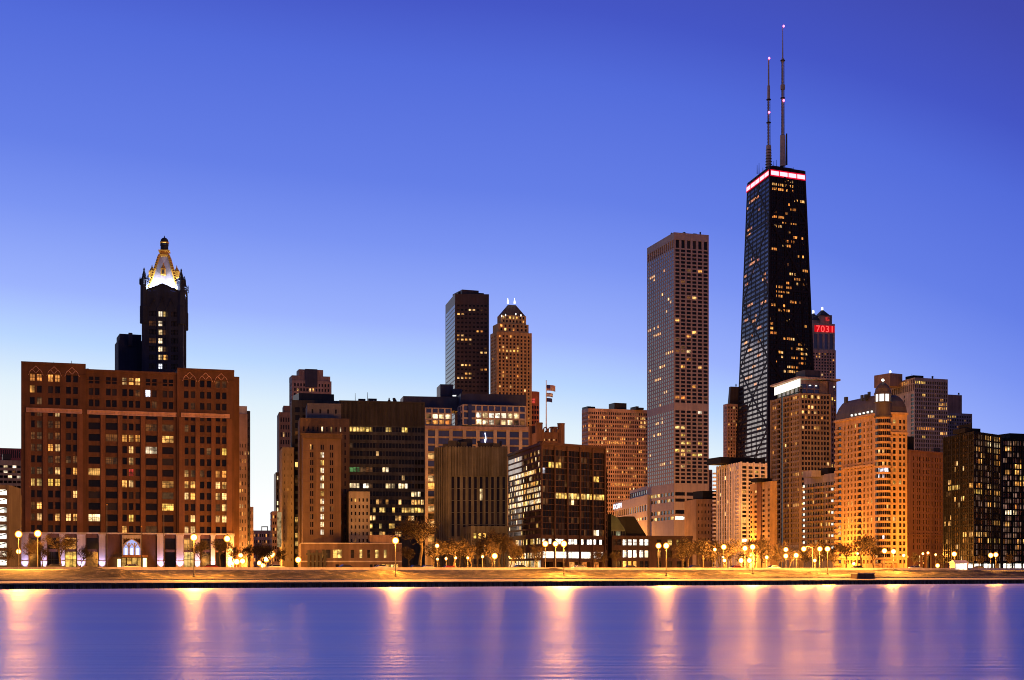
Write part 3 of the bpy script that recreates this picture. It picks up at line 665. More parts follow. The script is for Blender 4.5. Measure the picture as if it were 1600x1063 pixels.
# parking garage at the left edge
b = B('parking_garage', 'white lit open-deck parking garage with diagonal braces at the left edge', 'garage')
n, R, L_, B_, zt = tower(b, 440, dict(pN=-70, yN=757, pR=12.5, depth=20, th=8), wall('garage_concrete', (.16, .13, .09)), right=dict(cols=4, rows=9, ywt=762, ywb=886, fw=.95, fh=.62, m=.0, rec=.8))
b.light(0, 2, [l_shop]); fd = (R - n).normalized(); nn = Vector((fd.y, -fd.x)); Lf = (R - n).length
for k in range(9):
    br = b.single('brace', metal_m); za, zc = ZY(886 - k * 13.8, 440), ZY(886 - (k + 1) * 13.8, 440)
    q0, q1 = n + fd * Lf * .75, n + fd * Lf * .99; br.beam((*q0, za + 1), (*q1, zc - .6), .25, .2, (*nn, 0))
for p in (n, n + fd * Lf / 4, n + fd * Lf / 2, n + fd * Lf * .75, R): b.part('wall', MATS['garage_concrete']).beam((*p, GZ), (*p, zt), .7, .3, (*nn, 0))
b.done()
b = B('office_wing', 'narrow tan wing with nine rows of amber lit windows beside the parking garage', 'building')
p0, p1 = P(13.5, 473), P(33.5, 507); b.face(p0, p1, GZ, ZY(766, 473), grid((p1 - p0).length, 3, .7, 3, 3), [(ZY(771 + 12.6 * i + 8, 473), ZY(771 + 12.6 * i, 473)) for i in range(9)], tan, .06, fid=0)
b.light(0, 2, [l_amber, l_yellow]); e_ = (p1 - p0).normalized(); nb = Vector((-e_.y, e_.x)); b.footprint([p0, p1, p1 + nb * 9, p0 + nb * 9], GZ, ZY(766, 473), roof_m, tan, skip=(0,)); b.done()
b = B('grey_office', 'small grey block with ribbon windows behind the garage', 'building')
tower(b, 800, dict(pN=-40, yN=718, pR=36, depth=30), grey_c, right=dict(cols=10, rows=6, ywt=724, ywb=772, fw=.8, fh=.5)); b.light(0, .15, [l_white, l_dim]); roofbox(b, 806, 4, 17, 709, 718, metal_m); b.done()
b = B('ribbed_hall', 'low mauve ribbed building at the far left edge behind a grey block', 'building')
n, R, L_, B_, zt = tower(b, 1000, dict(pN=-40, yN=699, pR=48, depth=30), wall('mauve_rib', (.2, .07, .08)), right=dict(cols=26, rows=1, ywt=702, ywb=714, fw=.5, fh=1)); b.light(0, 0, [l_dim]); b.done()
# right of the brick block
b = B('slim_tower', 'slim grey-brown tower showing just past the brick block end', 'building')
n, R, L_, B_, zt = tower(b, 640, dict(pN=352, yN=646, pR=386.5, depth=22, th=14), mauve, right=dict(cols=8, rows=16, ywt=690, ywb=880, fw=.32, fh=.5)); b.light(0, .35, [l_warm, l_amber], seed=3)
roofbox(b, 640.6, 352, 386, 634, 646, wall('pale_cap', (.4, .4, .45)), 20, 'crown', 14); b.done()
b = B('slim_tower', 'dark sliver of a tower edge against the brightest sky', 'building')
tower(b, 700, dict(pN=376, yN=642, pR=391, depth=20, th=12), metal_m, right=dict(cols=4, rows=18, ywt=650, ywb=880, fw=.4, fh=.4)); b.light(0, .05, [l_warm]); b.done()
b = B('slim_tower', 'short dark block low in the bright gap', 'building')
tower(b, 900, dict(pN=378, yN=792, pR=396, depth=20, th=14), brown, right=dict(cols=6, rows=8, ywt=796, ywb=880, fw=.4, fh=.5)); b.light(0, .3, [l_amber, l_dim]); b.done()
b = B('distant_block', 'distant low grey block with a roof frame at the end of the street gap', 'building')
n, R, L_, B_, zt = tower(b, 1500, dict(pN=395, yN=829, pR=434, depth=40, th=8), mauve, right=dict(cols=12, rows=5, ywt=832, ywb=880, fw=.5, fh=.5)); b.light(0, .25, [l_amber, l_dim])
fr = b.single('roof_frame', metal_m); q0, q1 = P(409, 1505), P(418, 1505)
for q in (q0, q1): fr.box((*q, ZY(826, 1505)), (.7, .7, 4.5))
fr.box((*((q0 + q1) / 2), ZY(823.3, 1505)), ((q1 - q0).length + .7, .7, .9)); b.done()

# stepped mauve tower with its wing
b = B('stepped_tower', 'stepped mauve tower with dark blue glass centre above the dark hospital slab', 'building')
n, R, L_, B_, zt = tower(b, 1150, dict(pN=456, yN=594, pL=452, pR=518, th=16), mauve, right=dict(cols=12, rows=16, ywt=597, ywb=720, fw=.5, fh=.6), left=dict(cols=4, rows=16, ywt=597, ywb=720, fw=.5, fh=.6))
b.light(0, .05, [l_warm]); b.light(1, .0, [l_warm]); b.force(0, [1], (5, 6), l_warm); b.force(0, [2], (1, 8), l_warm); b.force(0, [5], (3, 7), l_warm)
roofbox(b, 1152, 456, 516, 586.5, 594.5, mauve, 16, 'tier', 16); roofbox(b, 1154, 467, 505, 577, 587, mauve, 14, 'tier', 16); roofbox(b, 1152.5, 477, 496, 576.5, 605, navy, 10, 'glass_core', 16); b.done()
b = B('setback_tower', 'dark brown tower with stepped top at the right side of the bright gap', 'building')
tower(b, 1120, dict(pN=436, yN=644, pR=470, depth=30, th=12), brown, right=dict(cols=8, rows=18, ywt=650, ywb=860, fw=.5, fh=.6)); b.light(0, .12, [l_warm, l_amber]); roofbox(b, 1124, 443, 470, 634, 645, brown, 16, 'tier', 12); b.done()
b = B('balcony_tower', 'low dark tower with balconies at the edge of the bright gap', 'building')
n, R, L_, B_, zt = tower(b, 900, dict(pN=431, yN=738, pR=452, depth=24, th=12), metal_m, right=dict(cols=5, rows=14, ywt=742, ywb=880, fw=.5, fh=.6)); b.light(0, .15, [l_warm, l_white]); b.done()
b = B('balcony_tower', 'small brown block with ledged balconies at the foot of the bright gap', 'building')
n, R, L_, B_, zt = tower(b, 860, dict(pN=425, yN=799, pR=440, depth=20, th=12), brown, right=dict(cols=4, rows=8, ywt=803, ywb=880, fw=.6, fh=.5)); b.light(0, .2, [l_amber])
for k in range(9): b.part('balcony', brown).box((*P(424.6, 862), ZY(803 + k * 9.5, 860)), (1.5, 3, .5))
b.done()
b = B('concrete_slab_tower', 'plain tan concrete tower between the gap and the salmon brick tower', 'building')
tower(b, 640, dict(pN=441, yN=699, pR=459, depth=22, th=12), tan, right=dict(cols=3, rows=16, ywt=705, ywb=880, fw=.12, fh=.35)); b.light(0, .2, [l_warm, l_dim])
g_ = b.single('stair_window', lit('lit_stair', [(.8, .55, .25), (.7, .5, .25)], .5)); q0, q1 = P(433, 628), P(439, 629.3)
for p, q in ((q0, q1),): g_.prism([p, q, q + Vector((0, 2)), p + Vector((0, 2))], ZY(855, 628), ZY(800, 628))
b.done()
# hospital slab with ribbed crown
b = B('curtain_wall_slab', 'wide dark office slab with ribbed blank crown and rows of lit floors', 'building')
n, R, L_, B_ = corners(625, pN=530, yN=627, pR=664, depth=30, th=10); zt = ZY(627, 625)
wl = (R - n).length; zs = [(ZY(674 + 12.63 * i, 625), ZY(666.5 + 12.63 * i, 625)) for i in range(14)]
b.face(n, R, GZ, zt, grid(wl, 26, .84, .4, .4), zs, olive, .3, fid=0); b.footprint([n, R, B_, L_], GZ, zt, roof_m, olive, skip=(0,))
e_ = (R - n).normalized(); nn = Vector((e_.y, -e_.x)); c = b.part('crown_rib', wall('bronze_rib', (.05, .048, .05)))
for k in range(66): q = n + e_ * (wl * (k + .5) / 66); c.beam((*q, ZY(664, 625)), (*q, zt + .2), .22, .3, (*nn, 0))
b.part('coping', metal_m).beam((*n, zt + .1), (*R, zt + .1), .5, .4, (*nn, 0))
clutter(b, (n, R, B_, L_), zt, 9, 3); b.force(0, [0], range(0, 10), l_yellow); b.force(0, [0], (14, 15, 19, 20), l_yellow); b.force(0, [2], (2, 3), l_dim); b.force(0, [5], range(2, 6), l_green); b.force(0, [5], range(6, 10), l_dim); b.force(0, [5], (13, 14), l_white)
b.force(0, [7], range(0, 6), l_white); b.force(0, [7], (7, 8, 14, 15, 16, 18, 19, 20), l_white); b.force(0, [8], (22, 23, 24), l_white)
for r, cs_ in ((9, (7, 8, 11, 14, 18, 22, 23, 24, 25)), (10, (7, 8, 10, 12, 13, 16, 19, 20, 21, 22, 23, 24, 25)), (11, (9, 10, 17, 18, 21, 22)), (12, (7, 8, 9, 12, 15, 16, 20, 21, 22)), (13, (6, 7, 8, 9, 12, 13, 17, 18))): b.force(0, [r], cs_, l_warm if r % 2 else l_yellow)
b.light(0, .03, [l_dim, l_warm], seed=4); b.single('aerial', metal_m).tube((*P(608, 632), zt), (*P(608, 632), zt + 2.2), .5, .25)
roofbox(b, 632, 585, 588, 625.5, 628, metal_m, 3); b.done()
b = B('core_tower', 'dark grey-brown tower with wide window column left of the salmon brick tower', 'building')
n, R, L_, B_, zt = tower(b, 645, dict(pN=456, yN=625, pR=531, depth=26, th=10), olive, right=dict(cols=6, rows=20, ywt=634, ywb=880, fw=.62, fh=.62)); b.light(0, .0, [l_dim])
for r in (7, 14, 16, 17): b.force(0, [r], (0,), l_yellow)
for r in (3, 9, 15, 18): b.force(0, [r], (0,), l_dim)
roofbox(b, 650, 467, 522, 614, 625.5, metal_m, 12); b.done()
b = B('blank_grey_block', 'blank grey plant block on top of the salmon brick tower cluster', 'building')
n, R, L_, B_, zt = tower(b, 618, dict(pN=480, yN=630, pR=533, depth=20, th=10), wall('cool_grey', (.16, .16, .17)), right=dict(cols=4, rows=1, ywt=637, ywb=648, fw=.22, fh=.6)); b.light(0, 0, [l_dim]); b.done()
b = B('brick_shoulder', 'dark red brick block with a few top windows lit behind the salmon tower', 'building')
n, R, L_, B_, zt = tower(b, 604, dict(pN=468, yN=653, pR=546, depth=22, th=10), red_brick, right=dict(cols=10, rows=15, ywt=664, ywb=846, fw=.3, fh=.6)); b.light(0, .0, [l_dim])
b.force(0, [0], (4, 8), l_white); b.force(0, [0], (6,), l_yellow); b.force(0, [1], (8,), l_white); b.force(0, [12], (8,), l_white); b.done()
b = B('salmon_brick_tower', 'salmon brick tower with a lit centre column of stair windows', 'building')
sal = wall('salmon_brick', (.14, .095, .078), var=.2); Dm = 590
n, R, L_, B_ = corners(Dm, pN=473, yN=682, pR=533, depth=18, th=10); zt = ZY(682, Dm); wl = (R - n).length; U = lambda px: (px - 473) / 60. * wl
us = []
for c0 in (487, 503.5, 518): us += [(U(c0 - 2.6), U(c0 - .4)), (U(c0 + .4), U(c0 + 2.6))]
zs = [(ZY(702.5 + 12.1 * i, Dm), ZY(694.5 + 12.1 * i, Dm)) for i in range(12)]
b.face(n, R, GZ, zt, us, zs, sal, .3, fid=0); b.footprint([n, R, B_, L_], GZ, zt, roof_m, sal, skip=(0,))
b.force(0, range(1, 12), (2, 3), l_white); b.force(0, [2, 6], (2, 3), l_yellow); b.force(0, [0], (0,), l_warm); b.light(0, .03, [l_dim])
e_ = (R - n).normalized(); nn = Vector((e_.y, -e_.x))
for i in range(12): b.part('string_course', sal).beam((*n, ZY(705 + 12.1 * i, Dm)), (*R, ZY(705 + 12.1 * i, Dm)), .25, .12, (*nn, 0))
b.part('parapet', red_brick).beam((*(n - e_ * .4), zt), (*(R + e_ * .4), zt), 1.6, .6, (*nn, 0)); b.part('parapet', red_brick).beam((*(n - e_ * .8), zt + 1), (*(R + e_ * .8), zt + 1), .5, .9, (*nn, 0)); b.done()
b = B('brick_podium', 'low brick building with tall slot windows beside the lakeside road', 'building')
pb = wall('podium_brick', (.15, .10, .08)); Dm = 560
n, R, L_, B_ = corners(Dm, pN=470, yN=849, pR=628, depth=20, th=10); zt = ZY(849, Dm); wl = (R - n).length; U = lambda px: (px - 470) / 158. * wl
e_ = (R - n).normalized(); nn = Vector((e_.y, -e_.x))
b.face(n, R, ZY(877, Dm), zt, [(U(a), U(c)) for a, c in ((503, 507), (509, 516), (520, 526), (527, 533.5), (547.5, 553), (561.5, 565.5), (573.5, 578), (586, 591), (599.5, 604))], [(ZY(872, Dm), ZY(859, Dm))], pb, .4, fid=0, sash=1)
b.face(n, R, GZ - .2, ZY(877, Dm), [(U(a), U(c)) for a, c in ((524, 529), (577.5, 582), (584, 589), (591, 595), (596.5, 601), (603, 608.5), (610.5, 615), (616, 622))], [(ZY(890, Dm), ZY(882, Dm))], pb, .4, fid=1)
b.footprint([n, R, B_, L_], GZ, zt, roof_m, pb, skip=(0,)); b.force(0, [0], (2, 3, 5, 7, 8), l_yellow); b.force(1, [0], (4, 5, 6, 7), l_yellow)
b.part('string_course', limestone).beam((*n, ZY(877.5, Dm)), (*R, ZY(877.5, Dm)), .5, .3, (*nn, 0)); b.part('coping', limestone).beam((*n, zt), (*R, zt), .4, .25, (*nn, 0))
roofbox(b, 566, 578, 622, 836, 850, brown, 10, 'penthouse', 10)
for k in range(5): q = n + e_ * U(482 + k * 6.2); b.part('pergola', metal_m).beam((*(q + nn * .8), GZ), (*(q + nn * .8), ZY(860 + (k % 2) * 4, Dm)), .9, .6, (*nn, 0))
b.part('pergola', metal_m).beam((*(n + e_ * U(478) + nn * .9), ZY(866, Dm)), (*(n + e_ * U(511) + nn * .9), ZY(866, Dm)), .7, .6, (*nn, 0)); b.done()
b = B('concrete_annex', 'grey concrete annex with two window columns in front of the dark office slab', 'building')
n, R, L_, B_, zt = tower(b, 596, dict(pN=545, yN=768, pR=578, depth=16, th=10), grey_c, right=dict(cols=5, rows=7, ywt=776, ywb=850, fw=.4, fh=.5)); b.light(0, .15, [l_dim, l_yellow]); b.force(0, [0], (1,), l_yellow); b.done()

# hospital complex with blue glass
b = B('blue_glass_hospital', 'beige-framed blue glass complex with dark penthouses behind the ribbed beige block', 'building')
n, R, L_, B_ = corners(750, pN=664, yN=664, pR=833, depth=40, th=10); zt = ZY(664, 750); wl = (R - n).length; e_ = (R - n).normalized(); nn = Vector((e_.y, -e_.x))
pc = [666, 682, 704, 725, 746, 773, 793, 813, 833]; U = lambda px: (px - 664) / 169. * wl
us = [(U(a) + .6, U(c) - .6) for a, c in zip(pc, pc[1:])]
zs = [(ZY(681.5 + 11.8 * i, 750), ZY(672.5 + 11.8 * i, 750)) for i in range(16)]
b.face(n, R, GZ, zt, us, zs, tan, .35, fid=0, sash=4); b.footprint([n, R, B_, L_], GZ, zt, roof_m, tan, skip=(0,))
for c in pc[:-1]: q = n + e_ * (U(c) + .0); b.part('pier', beige).beam((*q, GZ), (*q, ZY(668, 750)), 1.7, .7, (*nn, 0))
b.part('cornice', mauve).beam((*n, ZY(668, 750)), (*R, ZY(668, 750)), 1.7, .8, (*nn, 0))
b.light(0, 0, [l_dim], base=g_blue); b.force(0, range(3, 16), (0,), l_warm); b.force(0, [0, 1, 2, 4, 8], (0,), g_blue); b.force(0, [5, 9, 11, 13], (0,), l_dim)
cr = b.single('light_tube', glow('tube_glow', (.8, .85, 1), 3)); q = n + e_ * U(757) + nn * .3
pts = [(0, 675), (.35, 680), (.5, 685), (.3, 689)]
for o in (0, 10):
    for (a0, y0), (a1, y1) in zip(pts, pts[1:]): cr.tube((*(q + e_ * (a0 - o * .02)), ZY(y0 + o * 1., 750)), (*(q + e_ * (a1 - o * .02)), ZY(y1 + o * 1., 750)), .22, .22, 5)
def block(D, p0, p1, y0, y1, cols, rows, fid, depth, pl=None):
    n2, R2, L2, B2 = corners(D, pN=p0, yN=y0, pR=p1, pL=pl, depth=depth, th=10 if pl is None else 14); z0_, z1_ = ZY(y1, D), ZY(y0, D); h = (z1_ - z0_) / rows
    zs = [(z0_ + h * (i + .14), z0_ + h * (i + .86)) for i in range(rows)]; sk = [0]
    b.face(n2, R2, z0_, z1_, grid((R2 - n2).length, cols, .78, .3, .3), zs, beige, .35, fid=fid)
    if pl: b.face(L2, n2, z0_, z1_, grid((n2 - L2).length, 2, .7, .5, .5), zs, beige, .35, fid=fid + 50); sk.append(3); b.light(fid + 50, 0, [], base=g_blue)
    keep = b.pts; b.footprint([n2, R2, B2, L2], z0_, z1_, roof_m, beige, skip=sk); b.pts = keep[:4]
block(752, 664, 706, 637, 664, 4, 3, 2, 25); block(752, 723, 822, 632, 664, 10, 3, 3, 25, pl=715)
b.force(2, [1], (1, 2, 3), l_white); b.force(2, [1], (0,), l_dim); b.force(2, [2], (0, 1, 2, 3), l_amber); b.light(2, 0, [], base=g_blue)
b.force(3, [1], range(2, 9), l_white); b.force(3, [2], (2, 3, 4, 6, 7), l_white); b.force(3, [2], (5, 8, 9), l_dim); b.light(3, 0, [], base=g_blue)
g5 = b.single('glass_bay', wall('navy_glass', (.03, .05, .2), rough=.2)); q0, q1 = P(731.5, 751.8), P(737, 752.1); g5.prism([q0, q1, q1 + Vector((0, .8)), q0 + Vector((0, .8))], ZY(664, 752), ZY(632.5, 752))
for D, a, c, y0, y1, nm in ((772, 630, 718, 619, 640, 'penthouse'), (768, 720, 822, 615, 632.5, 'penthouse'), (790, 688, 708, 600.5, 620, 'plant_box'), (785, 708, 722, 608, 620, 'plant_box')): roofbox(b, D, a, c, y0, y1, navy, 16, nm, 10)
b.single('roof_lamp', glow('roof_lamp_glow', (.9, .95, 1), 2)).box((*P(710, 771), ZY(618.5, 771)), (1.8, .6, .5)); b.done()

# ribbed beige block
b = B('ribbed_beige_block', 'windowless-looking beige block with tall dark vertical slots and gold lit left flank', 'building')
rb_m = wall('ribbed_limestone', (.13, .125, .10), streak=.4); Dm = 590
n, R, L_, B_ = corners(Dm, pN=702, yN=699, pL=680, yL=701, pR=793, yR=699); zt = ZY(699, Dm); wl = (R - n).length; U = lambda px: (px - 702) / 91. * wl
us = [(U(707.5 + 8.85 * k - 2.1), U(707.5 + 8.85 * k + 2.1)) for k in range(10)]; zs = [(ZY(745 + 18.8 * (i + 1) - .6, Dm), ZY(745 + 18.8 * i, Dm)) for i in range(5)]
b.face(n, R, GZ, zt, us, zs, rb_m, .7, fid=0); b.face(L_, n, GZ, zt, grid((n - L_).length, 4, .3, 3, 1), zs, rb_m, .4, fid=1); b.footprint([n, R, B_, L_], GZ, zt, roof_m, rb_m, skip=(0, 3))
e_ = (R - n).normalized(); nn = Vector((e_.y, -e_.x))
for k in range(21): q = n + e_ * (wl * (k + .3) / 20.6); b.part('rib', rb_m).beam((*q, ZY(744, Dm)), (*q, ZY(697.5, Dm)), .55, .45, (*nn, 0))
e2 = (n - L_).normalized(); n2 = Vector((e2.y, -e2.x))
for k in range(6): q = L_ + e2 * ((n - L_).length * (k + .3) / 6.3); b.part('rib', rb_m).beam((*q, GZ), (*q, ZY(697.5, Dm)), .8, .5, (*n2, 0))
clutter(b, (n, R, B_, L_), zt, 12, 5); b.light(0, 0, []); b.force(0, [1], (5,), l_white); b.light(1, .2, [l_dim]); roofbox(b, 597, 724, 738, 686, 699, metal_m, 8, 'cooling_unit'); b.done()
b = B('low_beige_wing', 'low beige wing with a few lit windows at the foot of the ribbed beige block', 'building')
n, R, L_, B_, zt = tower(b, 572, dict(pN=736, yN=822, pR=794, depth=14, th=12, pL=722), rb_m, right=dict(cols=7, rows=3, ywt=827, ywb=888, fw=.55, fh=.4), left=dict(cols=4, rows=3, ywt=827, ywb=888, fw=.4, fh=.4)); b.light(0, .05, [l_dim]); b.force(0, [0], (0, 1, 2), l_yellow); b.force(1, [1], (1, 2), l_white); b.force(0, [1], (1, 2), l_white); b.done()

# dark glass block with red grid
b = B('red_grid_glass_block', 'dark glass office block with a reddish window grid and bright lit left flank', 'building')
Dm = 545; n, R, L_, B_ = corners(Dm, pN=846, yN=693, pL=794, yL=712, pR=945, yR=700); zt = ZY(693, Dm); wl = (R - n).length; ll = (n - L_).length
zs = [(ZY(702 + 9.6 * i + 8.7, Dm), ZY(702 + 9.6 * i, Dm)) for i in range(14)]; zlow = [(ZY(850, Dm), ZY(842, Dm)), (ZY(872, Dm), ZY(862, Dm))]
usF = [(a + .25 + k * ((c - a) / 4) , a + .25 + (k + 1) * ((c - a) / 4) - .02) for a, c in [(wl * i / 5 + .3, wl * (i + 1) / 5 - .1) for i in range(5)] for k in range(4)]
b.face(n, R, ZY(856, Dm), zt, usF, zs + zlow[:1], rosy, .25, fid=0)
b.face(n, R, ZY(874, Dm), ZY(856, Dm), grid(wl, 5, .88, .3, .3), zlow[1:], rosy, .3, fid=2, sash=4)
b.face(n, R, GZ - .2, ZY(874, Dm), grid(wl, 5, .7, .3, .3), [(GZ, ZY(878, Dm))], rosy, 2.0, fid=3)
usL = grid(ll, 36, .9, .5, .3)
zsl = [(ZY(702 + 9.6 * i + 6.6, Dm), ZY(702 + 9.6 * i, Dm)) for i in range(14)]
b.face(L_, n, GZ - .2, zt, usL, zsl + [(ZY(850, Dm), ZY(841, Dm)), (ZY(872, Dm), ZY(863, Dm)), (ZY(889, Dm), ZY(876, Dm))], rosy, .05, fid=1)
b.footprint([n, R, B_, L_], GZ, zt, roof_m, dark_alu, skip=(0, 3))
e_ = (R - n).normalized(); nn = Vector((e_.y, -e_.x))
for i in range(6): q = n + e_ * (wl * i / 5); b.part('mullion', rosy).beam((*q, GZ), (*q, zt), .55, .4, (*nn, 0))
b.part('coping', rosy).beam((*n, zt), (*R, zt), 1.0, .45, (*nn, 0)); e2 = (n - L_).normalized(); b.part('coping', rosy).beam((*L_, zt), (*n, zt), 1.0, .45, (e2.y, -e2.x, 0))
b.force(0, [2], (2, 3, 4, 5), l_yellow); b.force(0, [1], (5, 6, 12, 13), l_dim); b.force(0, [3], (0,), l_cool); b.force(0, [4], (16, 17), l_yellow); b.force(0, [5], (7,), l_dim); b.force(0, [7], range(4, 20), l_yellow); b.force(0, [8], (0, 1, 8), l_dim); b.force(0, [8], (9,), l_white)
b.force(0, [11], (9, 11), l_dim); b.force(0, [13], (16, 17), l_white); b.force(0, [13], (13, 18, 19), l_dim); b.force(0, [14], (0, 2, 4, 5, 6, 8, 9, 10, 12, 14, 15, 16, 18), l_shop); b.force(2, [0], None, l_shop); b.force(3, [0], (2, 3, 4), l_amber); b.light(0, .02, [l_dim])
for r in range(4, 12): b.light(1, .0, []) if False else None
rngw = random.Random(11)
for w in b.wins:
    if w['fid'] == 1:
        r = w['r']; pr = {3: .75, 4: .25, 5: .65, 6: .7, 7: .55, 8: .9, 9: .5, 14: .6, 15: .7, 16: .8}.get(r, .05)
        w['mat'] = rngw.choice([l_yellow, l_white, l_white, l_warm]) if rngw.random() < pr else (l_dim if rngw.random() < .2 else g_dark)
clutter(b, (n, R, B_, L_), zt, 6, 8, 1.4); b.single('penthouse', dark_alu).prism([n + e_ * 8 - nn * 3, n + e_ * 20 - nn * 3, n + e_ * 20 - nn * 12, n + e_ * 8 - nn * 12], zt - .1, ZY(690, Dm))
q0 = R - nn * 2; q1 = q0 + e_ * 3.2; st = b.part('wall', rosy)
b.face(q0, q1, GZ, ZY(728, 560), grid(3.2, 2, .85, .1, .1), [(ZY(736 + 9.6 * i + 7.8, 560), ZY(736 + 9.6 * i, 560)) for i in range(13)], rosy, .2, fid=4); b.light(4, .05, [l_dim]); b.single('side_bay', dark_alu).prism([q0 - nn * .5, q1 - nn * .5, q1 - nn * 14, q0 - nn * 14], GZ, ZY(728, 560))
b.done()
# low red brick wing with glass atrium and dark wedge roof
b = B('low_red_wing', 'low reddish brick wing with white lit rooms at the foot of the tall beige tower', 'building')
Dm = 575; n, R, L_, B_ = corners(Dm, pN=956, yN=839, pR=1082, depth=16, th=14); zt = ZY(839, Dm); wl = (R - n).length; U = lambda px: (px - 956) / 126. * wl
b.face(n, R, GZ - .2, zt, [(U(a), U(c)) for a, c in ((957, 963), (964, 970), (973, 979), (981, 987), (989, 995), (999, 1005), (1007, 1013), (1026, 1033), (1043, 1050), (1057, 1064), (1066, 1072))], [(ZY(889, Dm), ZY(877, Dm)), (ZY(871, Dm), ZY(860, Dm)), (ZY(852, Dm), ZY(843, Dm))], rosy, .5, fid=0, sash=1)
b.footprint([n, R, B_, L_], GZ, zt, roof_m, rosy, skip=(0,)); b.force(0, [0], (2, 3, 4, 5, 6), l_shop); b.force(0, [1], (2, 3, 4, 5), l_shop); b.force(0, [1], (6,), l_white); b.force(0, [0], (8, 9, 10), l_yellow); b.force(0, [2], (2, 3, 4), l_amber); b.light(0, .1, [l_dim])
e_ = (R - n).normalized(); nn = Vector((e_.y, -e_.x)); b.part('coping', rosy).beam((*n, zt), (*R, zt), 1.0, .5, (*nn, 0)); b.done()
b = B('glass_atrium', 'greenish lit glass atrium between the dark glass block and the low red wing', 'building')
gm = wall('atrium_frame', (.10, .13, .10)); n, R, L_, B_ = corners(582, pN=955, yN=804, pR=977, depth=10, th=14); wl = (R - n).length; zl = ZY(838, 582)
b.face(n, R, GZ, ZY(828, 582), grid(wl, 6, .82), [(ZY(842 + 0, 582) - 11 + 2.9 * i, ZY(842, 582) - 11 + 2.9 * i + 2.4) for i in range(5)], gm, .2, fid=0); b.footprint([n, R, B_, L_], GZ, ZY(828, 582), roof_m, gm, skip=(0,)); b.light(0, .75, [lit('lit_atrium', [(.75, .85, .55), (.85, .9, .65), (.5, .6, .35)], 1.1)], seed=2, run=3)
sg = b.single('sloped_glazing', wall('green_glass', (.05, .075, .05), rough=.15)); zr = ZY(828, 582)
sg.v += [(*n, zr), (*R, zr), (*B_, zr), (*L_, zr), (*n, ZY(803, 582)), (*(n + (R - n) * .45), ZY(809, 582)), (*(L_ + (R - n) * .45), ZY(809, 582)), (*L_, ZY(803, 582))]; k = len(sg.v) - 8
for f in ((0, 1, 5, 4), (1, 2, 6, 5), (2, 3, 7, 6), (3, 0, 4, 7), (4, 5, 6, 7)): sg.f.append(tuple(k + i for i in f))
b.done()
b = B('wedge_roof_hall', 'dark hall with sloping wedge roof in front of the beige podium', 'building')
n, R, L_, B_ = corners(590, pN=976, yN=838, pR=1012, depth=14, th=14); z0_, z1_ = ZY(840, 590), ZY(807, 590); m = b.single('sloped_roof', dark_alu); e_ = (R - n)
m.v += [(*n, z0_), (*R, z0_), (*B_, z0_), (*L_, z0_), (*n, z1_), (*(n + e_ * .42), z1_), (*(L_ + e_ * .42), z1_), (*L_, z1_)]
for f in ((0, 1, 5, 4), (1, 2, 6, 5), (2, 3, 7, 6), (3, 0, 4, 7), (4, 5, 6, 7)): m.f.append(f)
w_ = b.single('wall', dark_alu); w_.prism([n, R, B_, L_], GZ, z0_); b.pts = [tuple(p) for p in (n, R, B_, L_)]; b.done()

# gothic crenellated tower and its flagpole
b = B('crenellated_tower', 'brown gothic tower with four turrets and lit slot windows below the flagpole', 'building')
Dm = 690; n, R, L_, B_, zt = tower(b, Dm, dict(pN=841, yN=675, pL=829, pR=879, th=16), wall('gothic_brown', (.20, .11, .065)), right=dict(cols=8, rows=3, ywt=682, ywb=712, fw=.28, fh=.34, m=.1)); b.light(0, 0, []); b.force(0, [0], (1, 3, 5, 7), l_warm)
gb = MATS['gothic_brown']; e_ = (R - n).normalized(); nn = Vector((e_.y, -e_.x)); c_ = (n + R + L_ + B_) / 4
for p in (n, R, L_, B_):
    q = p + (c_ - p).normalized() * .8; t_ = b.single('turret', gb); top = 662 if p in (n, R) else 664
    t_.lathe((*q, 0), [(1.7, GZ), (1.7, ZY(top, Dm)), (1.9, ZY(top, Dm)), (1.9, ZY(top - 1.5, Dm)), (1.5, ZY(top - 1.5, Dm))], 8)
for k in range(3):
    q = n.lerp(R, .3 + .2 * k) - nn * .4; a = b.single('parapet_arch', gb); r = .95
    for i in range(6):
        t0, t1 = math.pi * i / 6, math.pi * (i + 1) / 6
        a.beam((*(q + e_ * r * math.cos(t0)), zt + 1.0 + r * 1.3 * math.sin(t0)), (*(q + e_ * r * math.cos(t1)), zt + 1.0 + r * 1.3 * math.sin(t1)), .45, .5, (*nn, 0))
    for s_ in (-1, 1): a.beam((*(q + e_ * r * s_), zt - .3), (*(q + e_ * r * s_), zt + 1.1), .45, .5, (*nn, 0))
for f, h in ((.12, 2.2), (.2, 1.2), (.8, 1.4), (.88, 2.4)): q = n.lerp(R, f); b.part('battlement', gb).beam((*q, zt - .2), (*q, zt + h), 1.0, .5, (*nn, 0))
b.done()
Df = 705.; q = P(853.5, Df); zb_ = ZY(675, Df); zp = ZY(596.5, Df)
fp = empty('flagpole', (*q, zb_ - .3), 'tall white flagpole rising from the crenellated gothic tower', 'flagpole')
m = MB(); m.tube((0, 0, 0), (0, 0, zp - zb_ + .3), .3, .16, 8); link('pole', m.mesh('pole', wall('white_pole', (.75, .74, .72), rough=.4)), fp); m = MB(); m.lathe((0, 0, zp - zb_ + .3), [(.05, 0), (.3, .2), (.3, .4), (.05, .6)], 8); link('finial', m.mesh('finial', gold), fp)
m = MB(); m.lathe((0, 0, 0), [(.7, 0), (.6, .6), (.32, .9)], 8); link('base', m.mesh('base', metal_m), fp)
